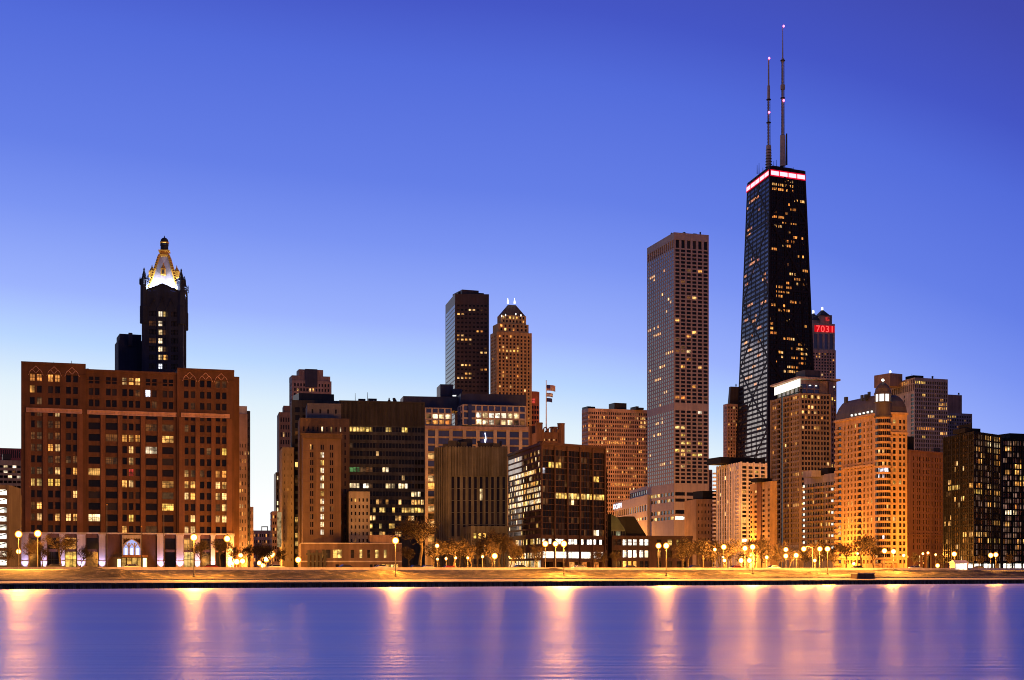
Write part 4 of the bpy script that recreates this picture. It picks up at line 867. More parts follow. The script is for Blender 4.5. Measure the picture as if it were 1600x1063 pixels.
def flag(name, label, y0, y1, wpx, mats, fn_):
    """waving cloth: grid with one thin solid layer, colours per cell"""
    h = ZY(y0, Df) - ZY(y1, Df); w = wpx / F * Df; nx, nz = 14, 13; me = bpy.data.meshes.new(name); v = []; f = []; mi = []
    for s_ in (-.03, .03):
        for j in range(nz + 1):
            for i in range(nx + 1):
                u = i / nx; v.append((.2 + u * w * .97, s_ + .55 * math.sin(u * 7 + j * .12) * u, -h * j / nz - u * u * h * .18))
    k = (nx + 1) * (nz + 1)
    for o in (0, k):
        for j in range(nz):
            for i in range(nx):
                a = o + j * (nx + 1) + i; f.append((a, a + 1, a + nx + 2, a + nx + 1)); mi.append(fn_(i / nx, j / nz))
    me.from_pydata(v, [], f)
    for mm in mats: me.materials.append(mm)
    me.polygons.foreach_set('material_index', mi); me.update(); o = link(name, me, None, (*q, ZY(y0, Df))); tag(o, label, 'flag'); return o
fb, fw_, fr_ = wall('flag_blue', (.04, .05, .22), var=.05), wall('flag_white', (.62, .62, .66), var=.05), wall('flag_red', (.30, .04, .05), var=.05)
flag('flag', 'striped flag with dark blue canton at the top of the pole', 601.5, 610.5, 14, [fb, fw_, fr_], lambda u, v: 0 if (u < .42 and v < .54) else (2 if int(v * 13) % 2 == 0 else 1))
flag('flag', 'white flag with blue bands in the middle of the pole', 614, 620, 10, [fb, fw_], lambda u, v: 0 if (.15 < v < .3 or .7 < v < .85) else 1)
flag('flag', 'plain dark blue flag, lowest of three on the pole', 622, 628, 9, [fb], lambda u, v: 0)

# two tall towers in the middle
b = B('dark_twin_face_tower', 'tall dark square tower with sky-lit glass left side beside the stepped tan tower', 'tower')
n, R, L_, B_, zt = tower(b, 1000, dict(pN=711, yN=459, pL=696, yL=477, pR=764, yR=460), wall('dark_granite', (.055, .042, .05), rough=.5), right=dict(cols=8, rows=34, ywt=474, ywb=700, fw=.62, fh=.45), left=dict(cols=9, rows=34, ywt=474, ywb=700, fw=.86, fh=.74, rec=.05))
b.light(1, 0, [], base=g_mirror); D_ = {2: (0, 1), 1: (3, 4), 6: (5, 6), 7: (0, 1), 8: (0, 1, 2, 3), 11: (6, 7), 14: (1, 2, 3), 15: (6, 7), 17: (0, 1, 2, 3), 16: (2, 3), 21: (0, 1, 2, 3, 4), 22: (0, 1, 3), 24: (2, 3), 25: (5, 6)}
for r, cs_ in D_.items(): b.force(0, [r], cs_, l_warm if r % 3 else l_amber)
b.light(0, .02, [l_dim]); roofbox(b, 1006, 722, 748, 452.5, 460, MATS['dark_granite'], 14); roofbox(b, 1010, 716, 756, 455.5, 460, MATS['dark_granite'], 12, 'plant_screen'); b.done()
b = B('stepped_tan_tower', 'golden tan tower with stepped shoulders, dark pyramid roof and two lit finials', 'tower')
Dm = 960; def_ = None
n, R, L_, B_, zt = tower(b, Dm, dict(pN=776, yN=518, pL=766, pR=831, th=19), gold_stone, right=dict(cols=9, rows=30, ywt=522, ywb=690, fw=.5, fh=.62), left=dict(cols=4, rows=30, ywt=522, ywb=690, fw=.5, fh=.55))
b.force(0, [4], (2, 3, 4, 5), l_yellow); b.force(0, [4], (0, 1), l_amber); b.light(0, .1, [l_amber, l_warm, l_dim], seed=9); b.light(1, .12, [l_amber, l_dim])
e_ = (R - n).normalized(); nn = Vector((e_.y, -e_.x)); wl = (R - n).length
for k in range(10): q = n + e_ * (wl * (.03 + .94 * k / 9)); b.part('pier', gold_stone).beam((*q, GZ), (*q, zt), .8, .4, (*nn, 0))
keep = list(b.pts)
for D, a, l, c, y0, y1, fid in ((963, 779, 770, 826, 505, 518.5, 5), (967, 783, 777, 822, 492, 505.5, 6)):
    n2, R2, L2, B2 = corners(D, pN=a, yN=y0, pL=l, pR=c, th=19); za, zc = ZY(y1, D), ZY(y0, D)
    b.face(n2, R2, za, zc, grid((R2 - n2).length, 7, .5, .6, .6), [(za + 1, za + 2.6), (za + 3.4, zc - .6)], gold_stone, .35, fid=fid); b.footprint([n2, R2, B2, L2], za, zc, roof_m, gold_stone, skip=(0,)); b.light(fid, .15, [l_amber, l_yellow])
b.pts = keep; b.force(6, [0], (2, 3, 4), l_yellow)
n2, R2, L2, B2 = corners(967, pN=783, yN=492, pL=778, pR=821, th=19); cc = (n2 + R2 + L2 + B2) / 4
b.single('pyramid_roof', copper).prism([n2, R2, B2, L2], ZY(492, 967), ZY(474.5, 967), top=[cc + (p - cc) * .3 for p in (n2, R2, B2, L2)])
for k, px_ in enumerate((793.5, 804)): s_ = b.single('finial', glow('finial_glow', (1, .95, .85), 3) if k == 0 else MATS['finial_glow']); s_.lathe((*P(px_, 969), 0), [(.55, ZY(474.5, 969)), (.5, ZY(472, 969)), (.08, ZY(466, 969))], 6)
for px_, y_ in ((784, 494), (790, 492.5), (806, 491), (814, 493)): b.single('roof_light', MATS['finial_glow']).box((*P(px_, 964.5), ZY(y_, 964.5)), (.5, .5, 1.2))
b.done()
b = B('curved_brick_tower', 'rounded red-brown tower peeking out right of the stepped tan tower', 'tower')
cc = P(831, 1010); m = b.part('wall', wall('orange_brick', (.4, .14, .08))); m.lathe((*cc, 0), [(5.2, GZ), (5.2, ZY(613, 1010))], 20); b.pts = [tuple(cc), (cc.x + .1, cc.y), (cc.x, cc.y + .1)]
for k in range(10):
    r = b.single('window_band', l_amber if k in (4, 5, 8) else g_dark); z0_ = ZY(640 + k * 8, 1010)
    for a in range(0, 5):
        t0, t1 = math.radians(-115 + a * 22), math.radians(-115 + a * 22 + 15); r.quad((cc.x + 5.26 * math.cos(t0), cc.y + 5.26 * math.sin(t0), z0_), (cc.x + 5.26 * math.cos(t1), cc.y + 5.26 * math.sin(t1), z0_), (cc.x + 5.26 * math.cos(t1), cc.y + 5.26 * math.sin(t1), z0_ + 2), (cc.x + 5.26 * math.cos(t0), cc.y + 5.26 * math.sin(t0), z0_ + 2))
b.single('red_lamp_panel', l_red).box((cc.x + 1, cc.y - 5.3, ZY(628, 1010)), (2.2, .3, 3)); b.done()

# beige grid tower
b = B('beige_grid_tower', 'broad beige tower with a fine window grid left of the tallest beige tower', 'tower')
n, R, L_, B_, zt = tower(b, 1300, dict(pN=919, yN=638, pL=909, yL=641, pR=1012, yR=641), wall('pinkish_beige', (.55, .37, .29)), right=dict(cols=32, rows=26, ywt=642, ywb=812, fw=.62, fh=.62, m=.0), left=dict(cols=6, rows=26, ywt=642, ywb=812, fw=.55, fh=.6))
rngw = random.Random(5); rowp = {1: .25, 3: .3, 4: .22, 6: .3, 7: .4, 9: .25, 12: .12, 13: .4, 14: .2, 18: .18, 20: .35, 17: .2, 15: .1, 10: .18}
for w in b.wins:
    pr = rowp.get(w['r'], .02); c = w['col']; seg = math.sin(c * .7 + w['r'] * 2.3) > (.2 if pr > .15 else .6)
    w['mat'] = rngw.choice([l_amber, l_warm, l_amber]) if seg and rngw.random() < pr * 2.0 else (l_dim if rngw.random() < .1 else g_dark)
b.force(0, [1, 2, 3], (28, 29, 30), l_warm); b.force(0, [7], range(9, 20), l_amber); b.force(0, [17], range(12, 24), l_amber)
for a, c, y0 in ((918, 924, 635), (925, 930, 635.5), (960, 979, 629.5), (994, 998, 635), (998, 1006, 637)): roofbox(b, 1308, a, c, y0, 640, metal_m, 12, 'plant_box')
b.done()

# tallest beige tower and podium
b = B('tall_beige_tower', 'tallest beige slab tower with dark crown slots and sky reflecting left side', 'tower')
wt = wall('grey_marble', (.42, .36, .35), var=.1, streak=.1); Dm = 1080
n, R, L_, B_ = corners(Dm, pN=1053, yN=363, pL=1011, yL=388, pR=1107.5, yR=367.5); zt = ZY(363, Dm); wl = (R - n).length; ll = (n - L_).length
rowsU = [(ZY(389 + 6.05 * i + 4.0, Dm), ZY(389 + 6.05 * i, Dm)) for i in range(40)]; rowsL = [(ZY(641 + 6.1 * i + 4.0, Dm), ZY(641 + 6.1 * i, Dm)) for i in range(19)]
crown = [(ZY(387, Dm), ZY(374, Dm))]; mid = [(ZY(774.5, Dm), ZY(769, Dm)), (ZY(784, Dm), ZY(779, Dm)), (ZY(803, Dm), ZY(797, Dm)), (ZY(812, Dm), ZY(807, Dm))]
zU = ZY(388.5, Dm); zM = ZY(765, Dm)
for p0, p1, L0_, nc, fid in ((n, R, wl, 6, 0), (L_, n, ll, 13, 1)):
    b.face(p0, p1, zU, zt, grid(L0_, nc, .62, .6, .3), crown, wt, .8, fid=fid + 10)
    b.face(p0, p1, zM, zU, grid(L0_, nc, .74 if fid == 0 else .66, .6, .3), rowsU + rowsL, wt, .4 if fid == 0 else .1, fid=fid)
    b.face(p0, p1, GZ, zM, grid(L0_, 3 if fid == 0 else 8, .86, .4, .2), mid, wt, .5, fid=fid + 20)
    b.light(fid + 10, 0, []); b.light(fid + 20, .25, [l_yellow, l_dim, l_warm], seed=3)
b.footprint([n, R, B_, L_], GZ, zt, roof_m, wt, skip=(0, 3)); clutter(b, (n, R, B_, L_), zt, 7, 9, 3); b.force(20, [0], (2,), l_yellow); b.force(20, [3], (0,), l_shop); b.force(21, [0], (0, 1, 2), l_yellow)
for (r, cs_, mm) in ((5, (2,), l_dim), (12, (3,), l_warm), (12, (2,), l_dim), (21, (3,), l_warm), (22, (2,), l_amber), (26, (2,), l_white), (26, (0, 1), l_dim), (28, (2,), l_amber), (30, (1,), l_warm), (35, (3,), l_warm), (40, (4,), l_white), (44, (0, 1), l_yellow), (46, (1,), l_yellow), (48, (1, 2, 4), l_yellow), (50, (0, 1, 2), l_yellow), (51, (3, 4), l_yellow), (55, (4,), l_dim), (38, (0, 1), l_amber)): b.force(0, [r], cs_, mm)
for (r, cs_) in ((4, (1, 2, 3)), (5, (3,)), (4, (8,)), (13, (11,)), (15, (9,)), (18, (0, 1, 3, 5)), (20, (3, 4, 5, 6)), (26, (9, 10, 11, 12)), (29, (6, 7, 8)), (32, (4, 5, 6)), (36, (8, 9)), (42, (4, 5, 7)), (45, (5, 6)), (53, (6, 7, 8))): b.force(1, [r], cs_, l_warm)
b.light(0, .02, [l_dim, l_warm]); b.light(1, .02, [l_warm, l_dim], base=g_soft); b.done()
b = B('stepped_podium', 'long beige podium with stepped ribbon windows and a white lit sign at its end', 'building')
Dm = 1128; n = P(1011.5, Dm); p0 = P(960, 1268); zt = ZY(773, Dm); e_ = (n - p0).normalized(); nn = Vector((e_.y, -e_.x)); wl = (n - p0).length
zs = [(ZY(812, Dm), ZY(807, Dm)), (ZY(798, Dm), ZY(788, Dm))]; b.face(p0, n, GZ, zt, grid(wl, 14, .72, 1, 2), zs, wt, .5, fid=0); k2 = n - nn * 30; k3 = p0 - nn * 30
b.footprint([p0, n, k2, k3], GZ, zt, roof_m, wt, skip=(0,)); b.light(0, .2, [l_yellow, l_dim]); b.force(0, [1], range(7, 12), l_warm); b.force(0, [0], None, g_dark)
u1 = n - e_ * 2; u0 = n - e_ * (wl * .58); b.face(u0 - nn * 2, u1 - nn * 2, zt - .2, ZY(758, Dm), grid(wl * .58 - 2, 9, .8), [(ZY(770, Dm), ZY(764, Dm))], wt, .4, fid=1); b.single('upper_storey', wt).prism([u0 - nn * 2.5, u1 - nn * 2.5, u1 - nn * 20, u0 - nn * 20], zt - .2, ZY(758, Dm))
b.done()
cv = bpy.data.curves.new('sign', 'FONT'); cv.body = 'DCAM'; cv.size = 6.6; cv.extrude = .12; cv.align_x = 'CENTER'; cv.materials.append(glow('sign_glow', (.85, .88, 1), 2.2))
cv.resolution_u = 2
so_ = link('sign', text_mesh(cv)); qs = p0 + e_ * (wl * .105 + 1) + nn * .4; so_.location = (*qs, ZY(795.5, 1262)); so_.rotation_euler = (math.radians(90), 0, math.atan2(e_.y, e_.x)); so_.scale = (2.0, .9, 1); tag(so_, 'small white lit sign letters on the beige podium end', 'sign')
b = B('brown_infill_block', 'plain brown brick block wedged between the beige tower foot and the white tower', 'building')
n, R, L_, B_, zt = tower(b, 860, dict(pN=1088, yN=780, pR=1121, depth=24, th=10), wall('infill_brick', (.26, .17, .11)), right=dict(cols=6, rows=9, ywt=784, ywb=880, fw=.3, fh=.4)); b.light(0, .08, [l_dim, l_warm]); roofbox(b, 866, 1098, 1119, 767, 781, dark_alu, 12); b.done()
b = B('slim_background_tower', 'slim brown tower sliver right behind the tall beige tower', 'building')
tower(b, 1150, dict(pN=1104, yN=734, pR=1113, depth=14, th=14), brown, right=dict(cols=2, rows=12, ywt=738, ywb=860, fw=.4, fh=.5)); b.light(0, .1, [l_warm]); b.done()

# ---- the tall black tapering tower with X braces -------------------------------
b = B('tapering_black_tower', 'tallest black tapering tower with X braces, glowing white and red crown and twin antennas', 'tower')
bm_ = wall('black_aluminium', (.026, .021, .024), rough=.65, var=.1, spec=.12, streak=.05); Dm = 1200
tn, tR, tL, tB = corners(Dm, pN=1203, yN=260, pL=1168, yL=287, pR=1257, yR=268); zt = ZY(260, Dm); c_ = (tn + tR + tL + tB) / 4
KB = 1.60; bot = [c_ + (p - c_) * KB for p in (tn, tR, tB, tL)]; topc = [tn, tR, tB, tL]; H_ = zt - GZ
def at(i, z): f = (z - GZ) / H_; return bot[i].lerp(topc[i], f)
b.part('core', bm_).prism([c_ + (p - c_) * .985 for p in bot], GZ, zt - .5, top=[c_ + (p - c_) * .97 for p in topc]); b.pts = [tuple(p) for p in bot]
zc0 = ZY(274, Dm); NF = 82; fh_ = (zc0 - 2 - GZ - 6) / NF
rngw = random.Random(21)
fm = b.part('frame', bm_)
for fid, (i, j, nc) in enumerate(((0, 1, 18), (3, 0, 24))):
    dirn = (bot[j] - bot[i]).normalized(); nn = Vector((dirn.y, -dirn.x)); V3 = Vector((*nn, .08)).normalized() * (.3 if fid else 1)
    def X(u, z, o=0):
        p = at(i, z).lerp(at(j, z), u) + nn * o; return Vector((*p, z))
    for r in range(NF):
        z0_, z1_ = GZ + 6 + fh_ * r + fh_ * .46, GZ + 6 + fh_ * (r + .98)
        for c in range(nc):
            u0, u1 = (c + .1) / nc, (c + .9) / nc; qd = (X(u0, z0_), X(u1, z0_), X(u1, z1_), X(u0, z1_)); ctr = sum(qd, Vector()) / 4
            b.wins.append(dict(c=tuple(ctr), w=(qd[1] - qd[0]).length, h=z1_ - z0_, ang=0, fid=fid, r=NF - 1 - r, col=c, mat=None, sash=0, quad=[tuple(v) for v in qd]))
    ncol = 5 if fid == 0 else 6
    for k in range(ncol + 1):
        u = k / ncol; u = min(max(u, .012), .988); b.part('column', bm_).beam(X(u, GZ), X(u, zt), 1.7 if k in (0, ncol) else .9, .75, V3)
    for k in range(nc): fm.beam(X((k) / nc + .001, GZ), X(k / nc + .001, zc0), .24, .3, V3)
    for r in range(NF + 1): z_ = GZ + 6 + fh_ * (r + .19); fm.beam(X(0, z_), X(1, z_), fh_ * .42, .25, V3)
    for k in range(6):                                                       # the stacked X braces, one storey tie between each
        za, zb_ = GZ + H_ * k * .1735, min(GZ + H_ * (k + 1) * .1735, zc0)
        br = b.part('brace', bm_)
        if k < 5 or True:
            br.beam(X(.01, za), X(.99 if k < 5 else .6, zb_), 1.7, .8, V3); br.beam(X(.99, za), X(.01 if k < 5 else .4, zb_), 1.7, .85, V3)
        br.beam(X(0, zb_), X(1, zb_), 2.0, .7, V3)
    # glowing crown panels
    npan = 4 if fid == 0 else 5
    for k in range(npan):
        u0, u1 = (k + .06) / npan, (k + .94) / npan; z0_, z1_ = ZY(273.5, Dm), ZY(267, Dm)
        b.single('crown_light', glow('crown_white', (1, .45, .52), 2.0) if 'crown_white' not in MATS else MATS['crown_white']).quad(X(u0, z0_, .9), X(u1, z0_, .9), X(u1, z1_, .9), X(u0, z1_, .9))
    rd = b.single('crown_band', glow('crown_red', (1, .008, .05), .75) if 'crown_red' not in MATS else MATS['crown_red']); rd.quad(X(0, ZY(275.5, Dm), .82), X(1, ZY(275.5, Dm), .82), X(1, ZY(265, Dm), .82), X(0, ZY(265, Dm), .82))
for (y_, a, c) in ((283, 5, 8), (289, 0, 9), (297, 0, 6), (298, 1, 8), (312, 7, 12), (311, 0, 2), (324, 7, 10), (333, 5, 7), (340, 1, 3), (338, 3, 5), (345, 4, 6), (346, 7, 9), (353, 1, 5), (365, 6, 8), (371, 7, 11), (376, 4, 8), (382, 4, 7), (386, 5, 7), (393, 0, 3), (398, 8, 11), (425, 6, 8), (431, 6, 8), (436, 7, 11), (441, 8, 9), (443, 4, 6), (449, 2, 7), (455, 2, 6), (458, 5, 7), (466, 2, 4), (472, 6, 8), (478, 1, 2), (480, 4, 5), (485, 2, 4), (490, 3, 7), (500, 0, 1), (504, 5, 7), (510, 0, 2), (516, 0, 2), (508, 10, 11), (524, 0, 3), (533, 4, 6), (534, 6, 8), (535, 8, 10), (546, 6, 8), (552, 3, 5), (558, 6, 10), (563, 3, 4), (570, 0, 3), (572, 6, 8), (576, 5, 6), (556, 9, 11), (549, 8, 11), (580, 6, 9), (586, 4, 8)):
    z_ = ZY(y_, Dm); r_ = NF - 1 - int((z_ - GZ - 6) / fh_)
    b.force(0, [r_], [k for k in range(int(a * 1.5), int(c * 1.5)) if rngw.random() < .8], l_amber if rngw.random() < .6 else l_warm)
for (y_, a, c) in ((308, 3, 10), (313, 0, 2), (352, 2, 4), (360, 1, 5), (407, 5, 12), (411, 4, 10), (424, 1, 3), (437, 2, 4), (446, 14, 16), (470, 4, 8), (478, 14, 17), (493, 2, 5), (505, 8, 10), (520, 11, 14), (530, 3, 5), (545, 6, 8), (560, 12, 14), (575, 9, 11), (588, 4, 9), (600, 10, 12)):
    z_ = ZY(y_, Dm * 1.02); r_ = NF - 1 - int((z_ - GZ - 6) / fh_); b.force(1, [r_], range(int(a * 1.33), int(c * 1.33)), l_amber)
b.light(0, .02, [l_amber, l_dim, l_dim], run=3, seed=2); b.light(1, .02, [l_dim, l_amber], base=g_soft, run=3, seed=6)
inn = [c_ + (p - c_) * .6 for p in topc]; b.part('roof_block', bm_).prism([c_ + (p - c_) * .99 for p in topc], zt - .5, zt + .6); b.part('roof_block', bm_).prism(inn, zt + .6, zt + 4.5)
def mast(px, D, y0, ytop, segs):
    q = P(px, D); m = b.single('antenna', wall('antenna_paint', (.5, .42, .36), rough=.5) if 'antenna_paint' not in MATS else MATS['antenna_paint'])
    for (ya, yb, ra, rb) in segs: m.tube((*q, ZY(ya, D)), (*q, ZY(yb, D)), ra, rb, 8)
    lat = b.single('lattice', metal_m); ya, yb = segs[0][1], segs[1][1]
    za, zb_ = ZY(ya, D), ZY(yb, D); k = za
    while k < zb_ - 2:
        for s_ in (-1, 1): lat.tube((q.x + s_ * 1.3, q.y - .5, k), (q.x - s_ * 1.3, q.y - .5, k + 2.6), .12, .12, 4)
        k += 2.6
    for s_ in (-1, 1): lat.tube((q.x + s_ * 1.3, q.y - .5, za), (q.x + s_ * 1.1, q.y - .5, zb_), .2, .18, 4)
    for y_ in (ya, (ya + yb) / 2, yb): lat.lathe((*q, ZY(y_, D)), [(2.0, -.3), (2.0, .3)], 8)
    return q
q = mast(1201, 1225, 262, 92, ((262, 228, 2.3, 2.1), (228, 156, .75, .6), (156, 134, 1.25, 1.1), (134, 93, .7, .55)))
for y_ in (92, 176.5): b.single('beacon', glow('beacon_red', (1, .15, .35), 5) if 'beacon_red' not in MATS else MATS['beacon_red']).lathe((q.x + .2, q.y - 1.4, ZY(y_, 1225)), [(.5, -.8), (.95, 0), (.5, .8)], 8)
for k in range(7): b.single('antenna_ring', metal_m).lathe((*q, ZY(262 - k * 4.5, 1225)), [(3.0 - k * .1, -.2), (3.0 - k * .1, .2)], 8)
q = mast(1223, 1218, 260, 42, ((260, 212, 2.4, 2.2), (212, 95, 1.0, .7), (140, 133, 1.9, 1.9), (95, 43, .6, .25), (97, 92, 1.4, 1.2)))
for y_ in (42, 158): b.single('beacon', MATS['beacon_red']).lathe((q.x + .6, q.y - 1.4, ZY(y_, 1218)), [(.5, -.8), (.95, 0), (.5, .8)], 8)
b.single('whip_aerial', metal_m).tube((*P(1229, 1222), ZY(258, 1222)), (*P(1229, 1222), ZY(209, 1222)), .8, .6, 6)
for px_, y_ in ((1183, 258), (1186, 255), (1192, 262), (1209, 252), (1213, 250), (1240, 262)): b.single('whip_aerial', metal_m).tube((*P(px_, 1222), ZY(272, 1222)), (*P(px_, 1222), ZY(y_, 1222)), .35, .15, 5)
b.done()
# tower with red display behind
pale_brown = wall('pale_brown_stone', (.66, .44, .32))
b = B('red_crown_tower', 'slender brown tower with twin dark pyramid tops and a red lit number display', 'tower')
Dm = 1380; n, R, L_, B_, zt = tower(b, Dm, dict(pN=1268, yN=546, pR=1306, depth=24, th=14), pale_brown, right=dict(cols=8, rows=9, ywt=550, ywb=592, fw=.55, fh=.6)); b.light(0, .06, [l_warm, l_amber]); b.light(0, 0, [])
keep = list(b.pts); n2, R2, L2, B2 = corners(1382, pN=1269, yN=519, pR=1304.5, depth=22, th=14); za, zc = ZY(546, 1382), ZY(505, 1382)
b.face(n2, R2, za, zc, grid((R2 - n2).length, 4, .6, .8, .8), [(za + 1, ZY(521, 1382))], pale_brown, .4, fid=2); b.footprint([n2, R2, B2, L2], za, zc, roof_m, pale_brown, skip=(0,)); b.light(2, 0, [], base=g_blue); b.pts = keep
e_ = (R2 - n2).normalized(); nn = Vector((e_.y, -e_.x)); wl = (R2 - n2).length
dp_ = b.single('display', glow('display_red', (.75, .004, .012), .8)); 
def X2(u, y_, o): p = n2 + e_ * (wl * u) + nn * o; return (*p, ZY(y_, 1382))
dp_.quad(X2(.1, 518.5, .15), X2(.98, 518.5, .15), X2(.98, 508, .15), X2(.1, 508, .15))
cv = bpy.data.curves.new('display_digits', 'FONT'); cv.body = '7031'; cv.size = 8.6; cv.space_character = 1.12; cv.extrude = .05; cv.materials.append(glow('digit_red', (1, .09, .08), 1.5)); dig = ('display_digits', cv, X2(.16, 518.3, .3), math.atan2(e_.y, e_.x))
for a, c, ytop, yw in ((1269.5, 1280, 488, 500), (1281.5, 1296, 483, 493)):
    n3, R3, L3, B3 = corners(1384, pN=a, yN=yw, pR=c, depth=11, th=14); b.single('turret', pale_brown).prism([n3, R3, B3, L3], ZY(507, 1384), ZY(yw, 1384)); cc = (n3 + R3 + L3 + B3) / 4
    b.single('pyramid_roof', copper).prism([cc + (p - cc) * 1.15 for p in (n3, R3, B3, L3)], ZY(yw, 1384), ZY(ytop, 1384), top=[cc + (p - cc) * .15 for p in (n3, R3, B3, L3)])
    b.single('finial', MATS['finial_glow']).lathe((*cc, 0), [(.9, ZY(ytop, 1384)), (.9, ZY(ytop - 4, 1384)), (.2, ZY(ytop - 5, 1384))], 6)
b.single('red_window', l_red).quad(*[(*(P(px_, 1382.5)), ZY(y_, 1382.5)) for px_, y_ in ((1290, 502), (1296, 502), (1296, 496), (1290, 496))])
roofbox(b, 1388, 1296, 1300, 492.5, 507, mauve, 8, 'pier', 14)
rt = b.done(); dpo = b.objs['display'][0][1]; o = link(dig[0], text_mesh(dig[1]), dpo, [dig[2][i] - rt.location[i] for i in range(3)]); o.rotation_euler = (math.radians(90), 0, dig[3])
b = B('mansard_tower', 'slim brown tower with dark mansard top left of the black tapering tower', 'tower')
n, R, L_, B_, zt = tower(b, 1260, dict(pN=1136, yN=631, pL=1130, pR=1162, th=16), pale_brown, right=dict(cols=6, rows=16, ywt=634, ywb=720, fw=.45, fh=.6), left=dict(cols=3, rows=16, ywt=634, ywb=720, fw=.5, fh=.6)); b.light(0, .15, [l_warm, l_amber]); b.light(1, 0, [], base=g_blue)
n2, R2, L2, B2 = corners(1262, pN=1140, yN=626, pL=1137, pR=1160, th=16); cc = (n2 + R2 + L2 + B2) / 4
b.single('mansard', copper).prism([n2, R2, B2, L2], zt - .1, ZY(604, 1262), top=[cc + (p - cc) * .8 for p in (n2, R2, B2, L2)]); b.single('aerial', metal_m).tube((*P(1150, 1266), ZY(604, 1266)), (*P(1150, 1266), ZY(600, 1266)), .6, .4); b.done()

# white striped tower
b = B('white_striped_tower', 'white ribbed tower with dark glass right half at the foot of the black tower', 'building')
Dm = 800; n, R, L_, B_ = corners(Dm, pN=1157, yN=723, pL=1119, yL=730, pR=1197, yR=725); zt = ZY(723, Dm); wl = (R - n).length; ll = (n - L_).length; rows = [(ZY(728 + 6.35 * i + 4.2, Dm), ZY(728 + 6.35 * i, Dm)) for i in range(25)]
b.face(n, R, GZ, zt, grid(wl, 4, .86, .3, .3), rows, white_c, .5, fid=0, sash=2)
b.face(L_, n, GZ, zt, grid(ll, 9, .5, .6, .6), [(ZY(728 + 6.35 * (i + 1) - .7, Dm), ZY(728 + 6.35 * i, Dm)) for i in range(25)], white_c, .12, fid=1); b.footprint([n, R, B_, L_], GZ, zt, roof_m, white_c, skip=(0, 3))
e_ = (R - n).normalized(); nn = Vector((e_.y, -e_.x)); e2 = (n - L_).normalized(); n2 = Vector((e2.y, -e2.x))
for k in range(5): q = n + e_ * (wl * (k + .06) / 4.1); b.part('rib', white_c).beam((*q, GZ), (*q, zt + .5), .8, .7, (*nn, 0))
for k in range(10): q = L_ + e2 * (ll * (k + .5) / 10); b.part('rib', white_c).beam((*q, GZ), (*q, zt + .3), 1.1, .35, (*n2, 0))
for i in range(25):
    z_ = ZY(728 + 6.35 * i + 5.6, Dm); b.part('balcony', white_c).box((*(L_ - e2 * .3 + n2 * .2), z_), (2.0, 3.0, .9), math.atan2(e2.y, e2.x)); b.part('balcony', white_c).box((*(n - e2 * 3.2 + n2 * .7), z_ - .2), (2.6, 1.3, .7), math.atan2(e2.y, e2.x))
for r, cs_ in ((1, (2,)), (3, (3,)), (6, (0,)), (9, (0,)), (10, (0,)), (13, (0,)), (14, (0,)), (18, (0,)), (21, (0,)), (22, (0, 1)), (23, (0, 1)), (24, (0,))): b.force(0, [r], cs_, l_yellow if r % 2 else l_warm)
b.force(0, [18], (0,), l_shop); b.light(0, .03, [l_dim]); b.light(1, .06, [l_dim, l_warm]); clutter(b, (n, R, B_, L_), zt, 5, 15, 2); roofbox(b, 815, 1126, 1196, 714, 724, dark_alu, 16); b.done()
b = B('gold_slab', 'gold lit slab with two window columns either side of a brown strip', 'building')
Dm = 715; n, R, L_, B_ = corners(Dm, pN=1203, yN=752, pL=1172, yL=757, pR=1214, th=24); zt = ZY(752, Dm); ll = (n - L_).length
rows = [(ZY(763 + 8.05 * i + 4, Dm), ZY(763 + 8.05 * i, Dm)) for i in range(15)]
b.face(L_, n, GZ, zt, [(ll * a, ll * c) for a, c in ((.02, .1), (.22, .34), (.62, .74), (.9, .98))], rows, gold_stone, .4, fid=1); b.footprint([n, R, B_, L_], GZ, zt, roof_m, gold_stone, skip=(3,)); e2 = (n - L_).normalized(); n2 = Vector((e2.y, -e2.x))
b.part('brick_strip', wall('brown_strip', (.2, .09, .04))).prism([L_ + e2 * ll * .37 + n2 * .3, L_ + e2 * ll * .59 + n2 * .3, L_ + e2 * ll * .59 - n2 * .2, L_ + e2 * ll * .37 - n2 * .2], GZ, zt + .5); b.light(1, .12, [l_dim, l_warm]); roofbox(b, 722, 1183, 1206, 747, 753, dark_alu, 6); b.done()

# brown-gold residential tower with lit roof
b = B('lit_roof_tower', 'tall brown-gold apartment tower with a brightly lit slanted roof canopy', 'tower')
ap = wall('apartment_frame', (.37, .27, .16)); Dm = 830; n, R, L_, B_ = corners(Dm, pN=1251, yN=614, pL=1205, yL=626, pR=1297, yR=616); zt = ZY(614, Dm); wl = (R - n).length; ll = (n - L_).length
NR = 30; rows = [(ZY(617 + 8.05 * i + 5, Dm), ZY(617 + 8.05 * i, Dm)) for i in range(NR)]
b.face(n, R, GZ, zt, grid(wl, 9, .72, .5, .3), rows, ap, .4, fid=0)
b.face(L_, n, ZY(858, Dm), zt, [(ll * a, ll * c) for a, c in ((.03, .08), (.1, .15), (.17, .21), (.23, .33), (.46, .52), (.54, .62), (.66, .72), (.745, .79), (.81, .86), (.88, .93))], rows, ap, .6, fid=1)
b.face(L_, n, GZ, ZY(858, Dm), grid(ll, 10, .3), [(ZY(856.5, Dm), ZY(850, Dm))] if False else [(ZY(873, Dm), ZY(862, Dm))], limestone, .5, fid=5)
b.footprint([n, R, B_, L_], GZ, zt, roof_m, ap, skip=(0, 3)); b.single('base_colonnade', limestone).prism([L_, n, n - (n - L_).normalized() * .5 + Vector((0, .6)), L_ + Vector((0, .6))], ZY(860, Dm), ZY(851, Dm))
e_ = (R - n).normalized(); nn = Vector((e_.y, -e_.x)); e2 = (n - L_).normalized(); n2 = Vector((e2.y, -e2.x))
